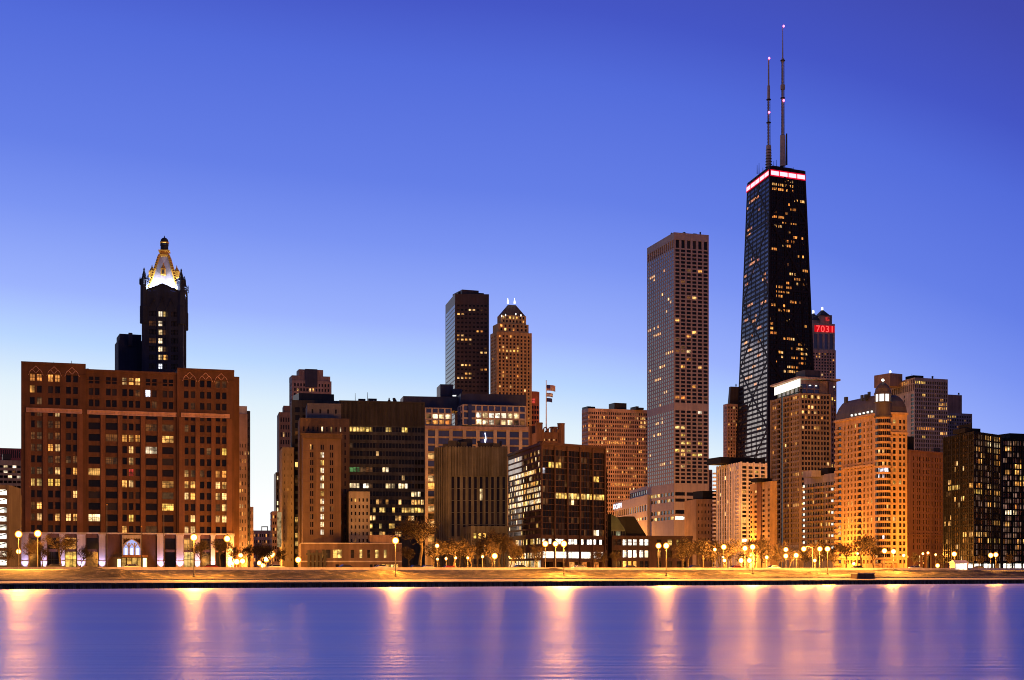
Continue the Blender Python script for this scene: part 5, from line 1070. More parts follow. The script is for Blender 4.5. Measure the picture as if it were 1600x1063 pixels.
for k in range(0, 10, 3): q = n + e_ * (wl * k / 9); b.part('pier', ap).beam((*q, GZ), (*q, zt), .7, .35, (*nn, 0))
for f in (0, .22, .35, .44, .64, .98): q = L_ + e2 * (ll * f); b.part('pier', ap).beam((*q, GZ), (*q, zt), .7, .5, (*n2, 0))
gb_ = b.part('glass_bay', g_dark); q0, q1 = L_ + e2 * (ll * .355), L_ + e2 * (ll * .435); gb_.prism([q0 + n2 * .2, q1 + n2 * .2, q1 - n2, q0 - n2], GZ, zt)
for i in range(NR):
    if i % 1 == 0: z_ = ZY(617 + 8.05 * i + 6.6, Dm); b.part('balcony', ap).beam((*(L_ + e2 * ll * .22), z_), (*(L_ + e2 * ll * .345), z_), .9, .9, (*n2, 0)); b.part('balcony', ap).beam((*(L_ + e2 * ll * .45), z_), (*(L_ + e2 * ll * .63), z_), .5, .7, (*n2, 0))
for r, cs_ in ((0, (0, 1, 3)), (3, (0, 2, 4)), (2, (3, 2)), (6, (0,)), (6, (4, 5)), (15, (0, 1, 3, 5, 6)), (18, (2, 4)), (21, (0, 2, 3, 6)), (22, (1,)), (25, (1, 3))): b.force(0, [r], cs_, l_yellow if r in (0, 15, 21) else l_warm)
for r, cs_ in ((0, (7, 8)), (1, (0, 1)), (3, (6, 7, 8)), (5, (1, 2)), (15, (7, 8, 9)), (12, (4,)), (21, (7, 8, 9)), (25, (1,)), (18, (9,))): b.force(1, [r], cs_, l_warm)
b.light(0, .06, [l_dim, l_warm, l_amber]); b.light(1, .07, [l_dim, l_warm], seed=8)
# upper storeys: glass band, taller right part, bright canopy
n3, R3, L3, B3 = corners(833, pN=1251, yN=590, pL=1212, yL=603, pR=1309, yR=594); za, zc = ZY(616, 833), ZY(590, 833)
b.single('wall', ap).prism([R - nn * 1.0, R3 - nn * .5, B3, B_], GZ, zc - 2) if False else None
q0 = R + nn * -1.5; q1 = P(1307, 848); en = (q1 - q0).normalized(); b.face(q0, q1, GZ, ZY(596, 840), grid((q1 - q0).length, 3, .7, .3, .3), [(ZY(620 + 8.05 * i + 5, 840), ZY(620 + 8.05 * i, 840)) for i in range(28)], brown, .5, fid=6); nq = Vector((-en.y, en.x))
b.single('rear_shaft', brown).prism([q0 + nq * .7, q1 + nq * .7, q1 + nq * 14, q0 + nq * 14], GZ, ZY(596, 840)); b.force(6, [0], (0, 1, 2), l_yellow); b.force(6, [1], (0, 1), l_warm); b.force(6, [13], (0, 1, 2), l_yellow); b.light(6, .04, [l_warm, l_dim])
zs3 = [(za + .6, za + 3.2), (za + 3.9, za + 6.0)]
e3 = (R3 - n3).normalized(); f3 = (n3 - L3).normalized(); N3 = Vector((e3.y, -e3.x)); M3 = Vector((f3.y, -f3.x))
b.face(n3 - N3 * 1.2, R3 - N3 * 1.2, za - 2, zc - 1.0, grid((R3 - n3).length, 5, .9, .3, .3), zs3, mauve, .3, fid=7); b.face(L3 - M3 * 1, n3 - M3 * 1, za - 5, zc - 4.2, grid((n3 - L3).length, 6, .88), [(za - 4.4, za - 1.6), (za - 1, za + 1.6), (za + 2.2, zc - 4.8)], MATS['atrium_frame'], .3, fid=8)
b.light(7, 0, [], base=g_blue); b.light(8, .25, [l_dim, l_warm]); 
uc = b.single('lit_soffit', glow('soffit_glow', (1, .95, .8), 1.9)); q0, q1 = L3 - f3 * 1.5 + M3 * .2, n3 + M3 * .2; uc.quad((*q0, zc - 5.6), (*q1, zc - 5.0), (*q1, zc - .6), (*q0, zc - .9))
cp = b.single('canopy', wall('canopy_edge', (.5, .42, .33))); cp.prism([L3 + M3 * 2.5 - f3 * 2.5, n3 + M3 * 2.2 + N3 * 1.0, R3 + N3 * 1.0 + e3 * 1.2, B3, L3 - M3 * 8 - f3 * 2.5], zc - .5, zc + .5)
for k in range(9): b.single('canopy_lamp', MATS['soffit_glow']).box((*(n3 + e3 * ((R3 - n3).length * (.28 + .08 * k)) - N3 * .9), zc - 4.0), (1.0, .3, .5)) if k % 2 == 0 else None
roofbox(b, 842, 1258, 1282, 578, 591, copper, 10); b.done()
# balcony building
b = B('balcony_block', 'lower apartment block with stacked balconies between the lit roof tower and the domed corner building', 'building')
Dm = 705; n, R, L_, B_ = corners(Dm, pN=1306, yN=739, pL=1256, yL=745, pR=1316, th=24); zt = ZY(739, Dm); ll = (n - L_).length; rows = [(ZY(752 + 9.1 * i + 5.4, Dm), ZY(752 + 9.1 * i, Dm)) for i in range(14)]
b.face(L_, n, GZ, zt, grid(ll, 12, .74, .4, .3), rows, beige, .5, fid=1); b.footprint([n, R, B_, L_], GZ, zt, roof_m, beige, skip=(3,)); e2 = (n - L_).normalized(); n2 = Vector((e2.y, -e2.x))
for i in range(13):
    z_ = ZY(752 + 9.1 * i + 7.2, Dm)
    for f0, f1 in ((.02, .3), (.4, .62), (.76, .97)): b.part('balcony', gold_stone).beam((*(L_ + e2 * ll * f0), z_), (*(L_ + e2 * ll * f1), z_), .9, 1.5, (*n2, 0))
    b.part('balcony_lamp', glow('balcony_lamp_glow', (1, .9, .75), 1.3) if 'balcony_lamp_glow' not in MATS else MATS['balcony_lamp_glow']).box((*(L_ + e2 * ll * .06 + n2 * 1.0), z_ + 1.2), (.9, .4, 1.1)); b.part('balcony_lamp', MATS['balcony_lamp_glow']).box((*(L_ + e2 * ll * .95 + n2 * 1.0), z_ + 1.2), (.9, .4, 1.1)) if i % 2 else None
b.light(1, .28, [l_dim, l_amber, l_dim, l_warm], seed=4); roofbox(b, 716, 1268, 1306, 735, 745, beige, 8); roofbox(b, 712, 1294, 1310, 731, 742, dark_alu, 8); b.done()

# domed corner building
b = B('domed_corner_building', 'golden stone apartment building with dark mansard roof and domed corner turret', 'building')
gs = wall('golden_limestone', (.52, .33, .17), var=.12); Dm = 640; n, R, L_, B_ = corners(Dm, pN=1378, yN=644, pL=1305, yL=658, pR=1417.5, yR=645.5); zt = ZY(645, Dm); wl = (R - n).length; ll = (n - L_).length
NR = 24; rows = [(ZY(655 + 9.55 * i + 6, Dm), ZY(655 + 9.55 * i, Dm)) for i in range(NR)]; UL = lambda f: ll * f
usL = [(UL(a), UL(c)) for a, c in ((.05, .13), (.19, .225), (.27, .305), (.345, .38), (.42, .455), (.49, .57), (.61, .645), (.69, .725), (.765, .8))]
b.face(L_, n, GZ, zt, usL, rows, gs, .5, fid=1, sash=1)
b.face(n, R, GZ, zt, [(wl * a, wl * c) for a, c in ((.44, .56), (.68, .78), (.84, .93))], rows, gs, .5, fid=0, sash=1)
b.footprint([n, R, B_, L_], GZ, zt, roof_m, gs, skip=(0, 3))
e_ = (R - n).normalized(); nn = Vector((e_.y, -e_.x)); e2 = (n - L_).normalized(); n2 = Vector((e2.y, -e2.x))
tr_ = P(1379.5, Dm + 1.5); rad = 13.3 / F * Dm
tw = b.single('turret', gs); prof = [(rad - .45, GZ)]; 
for i in range(NR + 1):
    zt_, zb_ = ZY(655 + 9.55 * i - 1.8, Dm), ZY(655 + 9.55 * i + 1.4 - 3.0, Dm)
tw.lathe((*tr_, 0), [(rad - .5, GZ), (rad - .5, ZY(650, Dm))], 28)
for i in range(NR):
    bd = b.single('turret_band', gs); y0, y1 = 655 + 9.55 * i + 6.3, 655 + 9.55 * i + 9.8
    bd.lathe((*tr_, 0), [(rad - .45, ZY(y1, Dm)), (rad + .1, ZY(y1 - .3, Dm)), (rad + .1, ZY(y0, Dm)), (rad - .45, ZY(y0 - .2, Dm))], 28)
    for k in range(12):
        a0 = math.radians(-190 + k * 16.5); a1 = a0 + math.radians(14.5); za, zc = ZY(y0, Dm), ZY(y0 - 6.2, Dm); r_ = rad - .42
        qd = [(tr_.x + r_ * math.cos(a0), tr_.y + r_ * math.sin(a0), za), (tr_.x + r_ * math.cos(a1), tr_.y + r_ * math.sin(a1), za), (tr_.x + r_ * math.cos(a1), tr_.y + r_ * math.sin(a1), zc), (tr_.x + r_ * math.cos(a0), tr_.y + r_ * math.sin(a0), zc)]
        b.wins.append(dict(c=tuple(sum(v[j] for v in qd) / 4 for j in range(3)), w=1.2, h=zc - za, ang=0, fid=2, r=i, col=k, mat=None, sash=0, quad=qd))
for r, cs_, mm in ((5, (3, 5), l_warm), (7, (2, 5, 7), l_warm), (8, (3, 4, 5, 6, 7), l_cool), (9, (3, 5), l_cool), (10, (7,), l_dim), (12, (3,), l_dim), (14, (7,), l_warm), (16, (7, 3), l_warm), (19, (5,), l_cool)): b.force(2, [r], cs_, mm)
b.light(2, .0, [])
for r, cs_, mm in ((0, (0,), l_yellow), (7, (0, 2), l_dim), (8, (0,), l_amber), (10, (0, 1), l_yellow), (16, (0,), l_warm), (13, (1,), l_dim)): b.force(0, [r], cs_, mm)
b.light(0, .06, [l_dim]); b.force(1, [0], (4,), l_yellow); b.force(1, [8, 9], (7, 8), l_dim); b.force(1, [13, 16], (2, 3, 8), l_yellow); b.force(1, [17, 18], (0,), l_warm); b.light(1, .06, [l_dim, l_warm], seed=3)
for i in range(NR):
    z_ = ZY(655 + 9.55 * i + 7.4, Dm); b.part('balcony', gs).beam((*(L_ + e2 * ll * .03), z_), (*(L_ + e2 * ll * .15), z_), 1.0, 1.2, (*n2, 0)); b.part('balcony', gs).beam((*(L_ + e2 * ll * .48), z_), (*(L_ + e2 * ll * .58), z_), .7, .5, (*n2, 0))
for y_, P0_, P1_, m_ in ((645.5, n, R, nn), (676.5, n, R, nn), (645.5, L_, n, n2), (725, L_ + e2 * ll * .17, L_ + e2 * ll * .85, n2), (870, L_, n, n2), (870, n, R, nn)): b.part('cornice', gs).beam((*P0_, ZY(y_, Dm)), (*P1_, ZY(y_, Dm)), .9, .9, (*m_, 0))
man = b.single('mansard_roof', copper); c_ = (n + R + L_ + B_) / 4
def inset(k): return [c_ + (p - c_) * k for p in (n, R, B_, L_)]
zz = [(1.0, zt), (.97, zt + 3), (.90, zt + 5.6), (.8, zt + 7.6), (.7, zt + 8.6)]
for (k0, z0_), (k1, z1_) in zip(zz, zz[1:]): man.prism(inset(k0), z0_, z1_, top=inset(k1))
for k in range(6): b.single('roof_light', MATS['finial_glow'] if k % 2 == 0 else MATS['soffit_glow']).box((*(L_ + e2 * (ll * (.38 + .085 * k)) + n2 * .3), zt + 1.3), (.7, .4, .7))
for px_, w_, y_ in ((1322, 3.5, 616), (1347, 2.2, 613), (1354, 5, 612), (1358, 2, 608)): b.single('chimney', metal_m).box((*P(px_, Dm + 14), ZY(y_, Dm + 14) - 2.6), (w_ / 3.0, 1.6, 2.6), .3)
lt = b.single('turret_drum', copper); lt.lathe((*tr_, 0), [(rad + .15, ZY(652, Dm)), (rad + .2, ZY(650, Dm)), (rad - .35, ZY(649.5, Dm)), (rad - .35, ZY(629, Dm)), (rad + .2, ZY(628.8, Dm)), (rad + .2, ZY(627.8, Dm))], 24)
lg = b.single('lantern_glass', glow('lantern_glow', (1, .97, .95), 1.7)); lg.lathe((*tr_, 0), [(rad - .55, ZY(627.6, Dm)), (rad - .55, ZY(616.2, Dm))], 8)
for k in range(8):
    a = math.radians(45 * k); b.part('lantern_post', copper).tube((tr_.x + (rad - .4) * math.cos(a), tr_.y + (rad - .4) * math.sin(a), ZY(628, Dm)), (tr_.x + (rad - .4) * math.cos(a), tr_.y + (rad - .4) * math.sin(a), ZY(616, Dm)), .3, .3, 6)
b.single('dome', copper).lathe((*tr_, 0), [(rad + .1, ZY(616.2, Dm)), (rad + .1, ZY(614.6, Dm)), (rad - .2, ZY(612.5, Dm)), (rad * .86, ZY(607, Dm)), (rad * .62, ZY(602, Dm)), (rad * .3, ZY(598.3, Dm)), (.5, ZY(597.4, Dm)), (.35, ZY(595.5, Dm))], 24)
b.single('finial', MATS['finial_glow']).lathe((*tr_, 0), [(.3, ZY(595.5, Dm)), (.75, ZY(593.5, Dm)), (.3, ZY(591.5, Dm))], 8)
b.single('portico', gs).prism([n + nn * 2.6 - e_ * 1.2, n + nn * 2.6 + e_ * 7, n + nn * .3 + e_ * 7, n + nn * .3 - e_ * 1.2], ZY(880, Dm), ZY(876, Dm))
for k in range(4): b.single('portico_column', gs).tube((*(n + nn * 2.2 - e_ * .6 + e_ * k * 2.3), GZ), (*(n + nn * 2.2 - e_ * .6 + e_ * k * 2.3), ZY(880, Dm)), .42, .38, 8)
b.done()
# brick block
b = B('orange_brick_block', 'orange-brown brick apartment block with paired windows and an arched portal', 'building')
ob = wall('orange_brown_brick', (.30, .15, .075), var=.2); Dm = 675; n, R, L_, B_ = corners(Dm, pN=1420, yN=704, pR=1481, yR=709, depth=22); zt = ZY(704, Dm); wl = (R - n).length; U = lambda px: (px - 1420) / 61. * wl
rows = [(ZY(712.5 + 9.95 * i + 6.5, Dm), ZY(712.5 + 9.95 * i, Dm)) for i in range(15)]
cx_ = [1427.5, 1433.5, 1437, 1443, 1448, 1451.5, 1456.5, 1462, 1465.5, 1470.5, 1476]; us = [(U(c - 1.05), U(c + 1.05)) for c in cx_]
b.face(n, R, ZY(864, Dm), zt, us, rows, ob, .4, fid=0, sash=1); b.face(n, R, GZ, ZY(864, Dm), [(U(c - 1.1), U(c + 1.1)) for c in cx_ if c < 1444 or c > 1455], [(ZY(888, Dm), ZY(882, Dm)), (ZY(878, Dm), ZY(868, Dm))], ob, .4, fid=1)
b.footprint([n, R, B_, L_], GZ, zt, roof_m, ob, skip=(0,)); b.light(0, 0, []); b.light(1, .3, [l_dim, l_warm]); e_ = (R - n).normalized(); nn = Vector((e_.y, -e_.x))
for y_ in (704, 835, 864): b.part('cornice', ob).beam((*n, ZY(y_, Dm)), (*R, ZY(y_, Dm)), .7, .5, (*nn, 0))
clutter(b, (n, R, B_, L_), zt, 6, 12, 2); po = b.single('portal', gs); q = n + e_ * U(1450); r_ = 1.7; zsp = ZY(872, Dm)
for i in range(8):
    t0, t1 = math.pi * i / 8, math.pi * (i + 1) / 8; po.beam((*(q + e_ * r_ * math.cos(t0)), zsp + r_ * 1.5 * math.sin(t0)), (*(q + e_ * r_ * math.cos(t1)), zsp + r_ * 1.5 * math.sin(t1)), .5, .5, (*nn, 0))
for s_ in (-1, 1): po.beam((*(q + e_ * r_ * s_), GZ), (*(q + e_ * r_ * s_), zsp), .5, .5, (*nn, 0))
b.single('portal_window', g_dark).quad((*(q - e_ * r_ + nn * .06), ZY(888, Dm)), (*(q + e_ * r_ + nn * .06), ZY(888, Dm)), (*(q + e_ * r_ + nn * .06), zsp + 1), (*(q - e_ * r_ + nn * .06), zsp + 1))
roofbox(b, 680, 1418, 1428, 682, 705, dark_alu, 10, 'lift_house'); b.done()
# grey tower behind
b = B('grey_grid_tower', 'grey tower with white window grid and blank left side behind the domed building', 'tower')
gg = wall('grey_frame', (.34, .31, .31)); Dm = 900; n, R, L_, B_ = corners(Dm, pN=1429, yN=590, pL=1387, yL=601, pR=1481, yR=593); zt = ZY(590, Dm); wl = (R - n).length; ll = (n - L_).length
rows = [(ZY(595 + 6.55 * i + 4.4, Dm), ZY(595 + 6.55 * i, Dm)) for i in range(30)]
b.face(n, R, GZ, zt, grid(wl, 18, .66, .3, .3), rows, gg, .35, fid=0)
bl = wall('pale_blank', (.36, .35, .40)); b.face(L_, n, GZ, ZY(613, Dm), [(ll * a, ll * c) for a, c in ((.2, .24), (.42, .46), (.62, .66), (.86, .97))], rows[3:], bl, .3, fid=1)
b.face(L_, n, ZY(613, Dm), zt, grid(ll, 14, .6), [(ZY(610, Dm), ZY(600, Dm)), (ZY(598, Dm), ZY(592.5, Dm))], gg, .5, fid=2)
b.footprint([n, R, B_, L_], GZ, zt, roof_m, gg, skip=(0, 3)); b.force(2, [0], range(6, 12), l_amber); b.light(2, 0, [])
for r, cs_, mm in ((0, (0, 1, 2, 3, 4, 5), l_yellow), (3, (4, 5), l_yellow), (4, (14, 15), l_warm), (5, (13, 14, 15, 16, 17), l_warm), (6, (13, 14, 15, 16, 17), l_warm), (8, (7, 8, 9, 10), l_warm), (9, (13, 14, 15, 16, 17), l_warm), (11, range(1, 11), l_amber), (12, (14, 15, 16, 17), l_warm), (13, (4, 5), l_yellow)): b.force(0, [r], cs_, mm)
b.light(0, .02, [l_dim]); b.light(1, 0, []); clutter(b, (n, R, B_, L_), zt, 6, 16, 2); roofbox(b, 912, 1391, 1410, 583, 603, brown, 14, th=30); roofbox(b, 908, 1427, 1443, 586.5, 592, dark_alu, 8, 'plant_box'); b.single('finial', MATS['finial_glow']).lathe((*P(1391, 914), ZY(583, 914)), [(.5, 0), (.7, .8), (.2, 1.6)], 6); b.done()
b = B('brown_grid_block', 'brown grid building with a blank orange lift house behind the black glass pair', 'building')
n, R, L_, B_, zt = tower(b, 980, dict(pN=1478, yN=645, pR=1519, depth=20), mauve, right=dict(cols=10, rows=12, ywt=648, ywb=712, fw=.6, fh=.6)); b.force(0, [0], (0, 1, 2, 3), l_yellow); b.force(0, [1], (0, 1), l_amber); b.light(0, .08, [l_dim]); roofbox(b, 986, 1479, 1503, 616.5, 646, wall('lift_house_stone', (.42, .22, .16)), 12, 'lift_house'); b.single('aerial', metal_m).tube((*P(1498, 990), ZY(617, 990)), (*P(1498, 990), ZY(614, 990)), .6, .5); b.done()
# black glass pair
def black_glass(label, D, geo, nr, nl, litF, litL, boxes, seed):
    b = B('black_glass_tower', label, 'building', 'black glass apartment pair'); n, R, L_, B_ = corners(D, **geo); zt = ZY(geo['yN'], D); wl = (R - n).length; ll = (n - L_).length; yN = geo['yN']
    NR = 21; sp_ = (878 - yN - 3) / NR; rows = [(ZY(yN + 3 + sp_ * i + sp_ * .86, D), ZY(yN + 3 + sp_ * i + sp_ * .1, D)) for i in range(NR)]
    for p0, p1, L0, nc, fid in ((n, R, wl, nr, 0), (L_, n, ll, nl, 1)):
        if nc == 0: continue
        b.face(p0, p1, ZY(879, D), zt, grid(L0, nc, .8, .2, .2), rows, dark_alu, .3 if fid == 0 else .06, fid=fid); e_ = (p1 - p0).normalized(); nn = Vector((e_.y, -e_.x))
        b.face(p0 - nn * 2.5, p1 - nn * 2.5, GZ, ZY(879, D), grid(L0, nc // 3, .88, .2, .2), [(GZ + .3, ZY(881, D))], dark_alu, .2, fid=fid + 5); b.force(fid + 5, [0], None, l_shop)
        for k in range(nc // 4 + 1): q = p0 + e_ * (L0 * min(k * 4 / nc, 1)); b.part('column', dark_alu).beam((*q, GZ), (*q, zt), .7, .35, (*nn, 0))
        for k in range(nc): q = p0 + e_ * (L0 * k / nc); b.part('mullion', dark_alu).beam((*q, ZY(879, D)), (*q, zt), .15, .22, (*nn, 0))
    b.footprint([n, R, B_, L_], ZY(879, D), zt, roof_m, dark_alu, skip=(0, 3) if nl else (0,)); b.single('soffit', dark_alu).prism([n, R, B_, L_], ZY(879.4, D), ZY(878.6, D)); b.single('lobby_core', limestone).prism([c * .6 + (n + R + L_ + B_) / 4 * .4 for c in (n, R, B_, L_)], GZ, ZY(879, D))
    for r, cs_, mm in litF: b.force(0, [r], cs_, mm)
    for r, cs_, mm in litL: b.force(1, [r], cs_, mm)
    tanp = glass('glass_curtain', (.05, .034, .028), pb=.5, blind=(.42, .27, .2)) if 'glass_curtain' not in MATS else MATS['glass_curtain']
    b.light(0, .10, [l_warm, l_dim, l_amber], base=tanp, run=3, seed=seed); b.light(1, .08, [l_dim, l_warm], base=g_dark, run=3, seed=seed)
    glowc = lit('glass_curtain_glow', [(.62, .3, .2), (.55, .32, .24), (.66, .32, .14)], .42, patch=.5) if 'glass_curtain_glow' not in MATS else MATS['glass_curtain_glow']
    rc_ = random.Random(seed)
    for w in b.wins:
        if w['mat'] is tanp and rc_.random() < .55 * (1 - .6 * (w['r'] in (3, 4, 9, 12, 13))): w['mat'] = glowc
    for x_ in boxes: roofbox(b, D + 9, *x_, dark_alu, 8)
    b.done()
black_glass('black glass apartment tower whose corner faces us, beside the orange brick block', 600, dict(pN=1521, yN=674, pL=1475, yL=684, pR=1563.5, yR=680), 12, 14,
    [(0, range(5, 12), l_warm), (1, (6, 7, 8, 9, 10, 11), l_white), (2, (6, 7, 8, 9, 10, 11), l_warm), (8, (6, 7, 8), l_warm), (9, (0, 1, 2, 3), l_yellow), (9, (7, 8, 9, 10, 11), l_warm), (11, (6, 7, 8, 9), l_warm), (14, (8, 9, 10, 11), l_warm), (16, (0, 1, 2, 3, 4, 5), l_warm), (17, (6, 7, 8, 9, 11), l_yellow), (19, (3, 4, 5, 7, 8), l_dim)],
    [(8, (2, 3, 4, 5, 6, 7), l_yellow), (10, (5, 8, 9), l_warm), (13, (3,), l_warm), (14, (0, 2, 3), l_warm), (16, (9, 10, 12, 13), l_warm), (5, (5, 9), l_warm), (19, (8, 9, 10), l_dim)], [(1508, 1532, 669, 676), (1517, 1519, 662, 670)], 3)
black_glass('second black glass apartment tower, cut by the right edge of the view', 660, dict(pN=1566, yN=685, pR=1650, yR=687.5, depth=22), 22, 0,
    [(1, (1, 2, 3), l_warm), (4, (5, 6, 7), l_warm), (5, (1, 2, 5, 6), l_warm), (6, (7, 8), l_yellow), (7, (5, 6, 7, 8), l_warm), (12, (1, 2, 3, 4, 5), l_white), (17, (0, 2, 3), l_dim), (19, (3, 4, 5), l_dim)], [], [(1578, 1605, 677, 687)], 4)

# ------------------------------------------------------------------ STREET LAMPS
SOD = (1.0, .355, .045)
bulb_w = glow('white_bulb', (1, .86, .6), 16)
LAMP = 3.0
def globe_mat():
    m, t, o = newmat('sodium_globe_halo'); lw = t.nodes.new('ShaderNodeLayerWeight'); lw.inputs[0].default_value = .5
    r = t.nodes.new('ShaderNodeValToRGB'); e = r.color_ramp.elements; e[0].position = .1; e[0].color = (1, .6, .2, 1); e[1].position = .75; e[1].color = (.06, .012, .0005, 1); q = e.new(.36); q.color = (.3, .085, .005, 1)  # bright core and orange rim paint a lamp halo into the globe's emission
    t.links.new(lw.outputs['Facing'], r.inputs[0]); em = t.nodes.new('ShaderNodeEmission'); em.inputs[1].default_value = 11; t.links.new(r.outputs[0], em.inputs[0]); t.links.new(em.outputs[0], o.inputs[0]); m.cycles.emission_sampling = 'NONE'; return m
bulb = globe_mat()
def street_lamp(px, ytop, d, label, power=15000, arm=0, globe=.5, name='street_lamp', group='street lamps along the lakeside road', D=None, col=SOD, white=False):
    power *= LAMP
    q = shore(px, d) if D is None else P(px, D); D_ = q.y; zb_ = ground_z(d) - .05 if D is None else GZ - .05; h = ZY(ytop, D_) - zb_
    root = empty(name, (q.x, q.y, zb_), label, 'street lamp', group)
    m = MB(); m.lathe((0, 0, 0), [(.32, 0), (.32, .5), (.2, .65), (.2, .9)], 8); link('base', m.mesh('base', metal_m), root)
    ax = arm
    m = MB(); m.tube((ax, 0, .8), (ax, 0, h + (.4 if arm else -.35)), .12, .08, 8); link('pole', m.mesh('pole', pole_m), root)
    if arm:
        root.location.x -= 0; m = MB(); pts = [(ax, 0, h + .2), (ax * .7, 0, h + .75), (ax * .35, 0, h + .8), (0, 0, h + .55)]
        for a, c in zip(pts, pts[1:]): m.tube(a, c, .08, .07, 6)
        link('arm', m.mesh('arm', pole_m), root)
    m = MB(); m.lathe((0, 0, h), [(.16, -globe * 1.0), (globe * .7, globe * .55), (globe * .55, globe * .95), (.08, globe * 1.15)] if not arm else [(globe * .9, globe * .45), (globe * .7, globe * .8), (.1, globe * 1.0)], 10)
    hs = MB(); hs.lathe((0, 0, h + globe * .93), [(globe * .36, 0), (globe * .3, .12), (.06, .3)], 10); link('lamp_cap', hs.mesh('lamp_cap', metal_m), root)
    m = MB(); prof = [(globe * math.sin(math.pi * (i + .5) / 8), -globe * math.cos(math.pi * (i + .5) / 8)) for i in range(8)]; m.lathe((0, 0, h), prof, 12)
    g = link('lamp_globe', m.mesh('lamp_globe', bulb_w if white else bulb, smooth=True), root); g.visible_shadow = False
    point('bulb', (0, 0, h), col, power, globe * .8, root)
    return root
near = [  # px, y of the lamp head, metres inland, arm, power, label
    (303, 840, 22, 0, 17000, 'street lamp standing on the slope in front of the right pavilion of the brick block'),
    (618, 845, 22, 0, 17000, 'street lamp standing on the slope in front of the low brick podium'),
    (881, 850, 24, 0, 20000, 'street lamp on the slope, rightmost of three before the dark red-gridded glass block'),
    (1041, 853, 24, 0, 18000, 'street lamp on the slope before the low red brick wing, right of a pair'),
    (1176, 855, 30, 0, 16000, 'street lamp with a tall pole in front of the gold slab'),
    (1293, 858, 30, 0, 17000, 'street lamp with a tall pole before the balcony block'),
    (1396, 862, 34, 0, 15000, 'street lamp with a tall pole in front of the domed corner building entrance'),
    (29, 835, 52, 0, 22000, 'bright street lamp between the parking garage and the brick block'),
    (59, 834, 84, 0, 16000, 'street lamp in front of the leftmost pier of the brick block'),
    (355, 842, 84, 0, 16000, 'street lamp at the right end of the brick block'),
    (852, 850, 84, 0, 14000, 'street lamp at the corner of the dark glass block, left of three'),
    (868, 850, 66, 0, 14000, 'street lamp before the dark glass block, middle of three'),
    (1029, 853, 84, 0, 15000, 'street lamp before the low red brick wing, left of its pair'),
    (1131, 855, 84, 0, 14000, 'street lamp in front of the white striped tower, left of the tree line'),
    (1117, 859, 100, 0, 7000, 'paired lamp low before the white striped tower edge'),
    (1164, 857, 84, 0, 15000, 'street lamp between the white striped tower and the gold slab'),
    (1256, 858, 52, 2.6, 17000, 'street lamp on a curved arm in front of the lit roof tower'),
    (1281, 858, 84, 0, 14000, 'street lamp left of the tall pole before the balcony block'),
    (1382, 861, 84, 0, 14000, 'street lamp left of the pole at the domed corner building'),
    (1412, 868, 100, 0, 9000, 'smaller street lamp at the right corner of the domed building'),
    (1491, 866, 84, 0, 17000, 'bright street lamp at the foot of the black glass tower corner'),
    (1556, 867, 60, 0, 15000, 'street lamp before the black glass pair, right of its pair'),
    (1548, 868, 84, 0, 12000, 'street lamp before the black glass pair, left of its pair'),
    (683, 853, 88, 0, 6000, 'tall street lamp right of the big bare tree'),
    (773, 869, 84, 0, 14000, 'bright street lamp in the bare trees before the ribbed beige block'),
    (1244, 868, 84, 0, 26000, 'brightest street lamp among the trees before the lit roof tower'),
    (1228, 869, 100, 0, 18000, 'lower lamp of a stacked pair before the lit roof tower entrance'),
    (1228, 859, 118, 0, 14000, 'upper lamp of a stacked pair before the lit roof tower entrance'),
    (1158, 876, 84, 0, 14000, 'low street lamp before the gold slab, left of a low pair'),
    (1171, 876, 84, 0, 13000, 'low street lamp before the gold slab, right of a low pair'),
    (1132, 876, 84, 0, 9000, 'low lamp under the street lamp before the white striped tower'),
    (1198, 871, 84, 0, 9000, 'small street lamp between the gold slab and the lit roof tower'),
    (1273, 876, 84, 0, 9000, 'small low lamp right of the curved arm street lamp'),
    (1334, 881, 84, 0, 7000, 'small low lamp before the left part of the domed building'),
    (1510, 880, 84, 0, 7000, 'small low lamp before the black glass tower lobby'),
    (1465, 884, 150, 0, 30000, 'low golden floodlight lamp at the foot of the orange brick block'),
    (29, 862, 84, 0, 7000, 'small low lamp beside the garage foot'),
]
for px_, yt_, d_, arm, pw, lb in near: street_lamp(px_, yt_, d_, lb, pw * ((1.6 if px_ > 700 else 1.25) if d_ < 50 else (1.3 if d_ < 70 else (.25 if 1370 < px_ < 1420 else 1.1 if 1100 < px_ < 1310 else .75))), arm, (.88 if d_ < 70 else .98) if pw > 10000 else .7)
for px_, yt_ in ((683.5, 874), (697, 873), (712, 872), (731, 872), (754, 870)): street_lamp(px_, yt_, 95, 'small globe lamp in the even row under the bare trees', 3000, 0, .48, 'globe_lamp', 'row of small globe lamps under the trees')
for px_, yt_, D_, lb in ((424, 866, 760, 'large bright lamp high in the glowing side street'), (416, 872, 700, 'bright lamp low in the glowing side street'), (405, 880, 640, 'low lamp in the glowing side street nearest the road'), (430, 868, 900, 'far lamp deep in the glowing side street'), (376, 868, 560, 'lamp beside the dark trees right of the brick block'), (379, 877, 540, 'low lamp beside the dark trees right of the brick block'), (370, 878, 500, 'low lamp at the right foot of the brick block'), (411, 884, 600, 'lowest lamp at the mouth of the glowing side street'), (466, 875, 520, 'lamp at the left end of the low brick podium')):
    street_lamp(px_, yt_, 0, lb, (45000 if px_ > 400 else 14000) if yt_ < 875 else 14000, 0, (2.3 if px_ > 400 else 1.1) if yt_ < 875 else 1.2, D=D_, group='lamps in the side street')  # globes oversized to stand for the glow of the side street
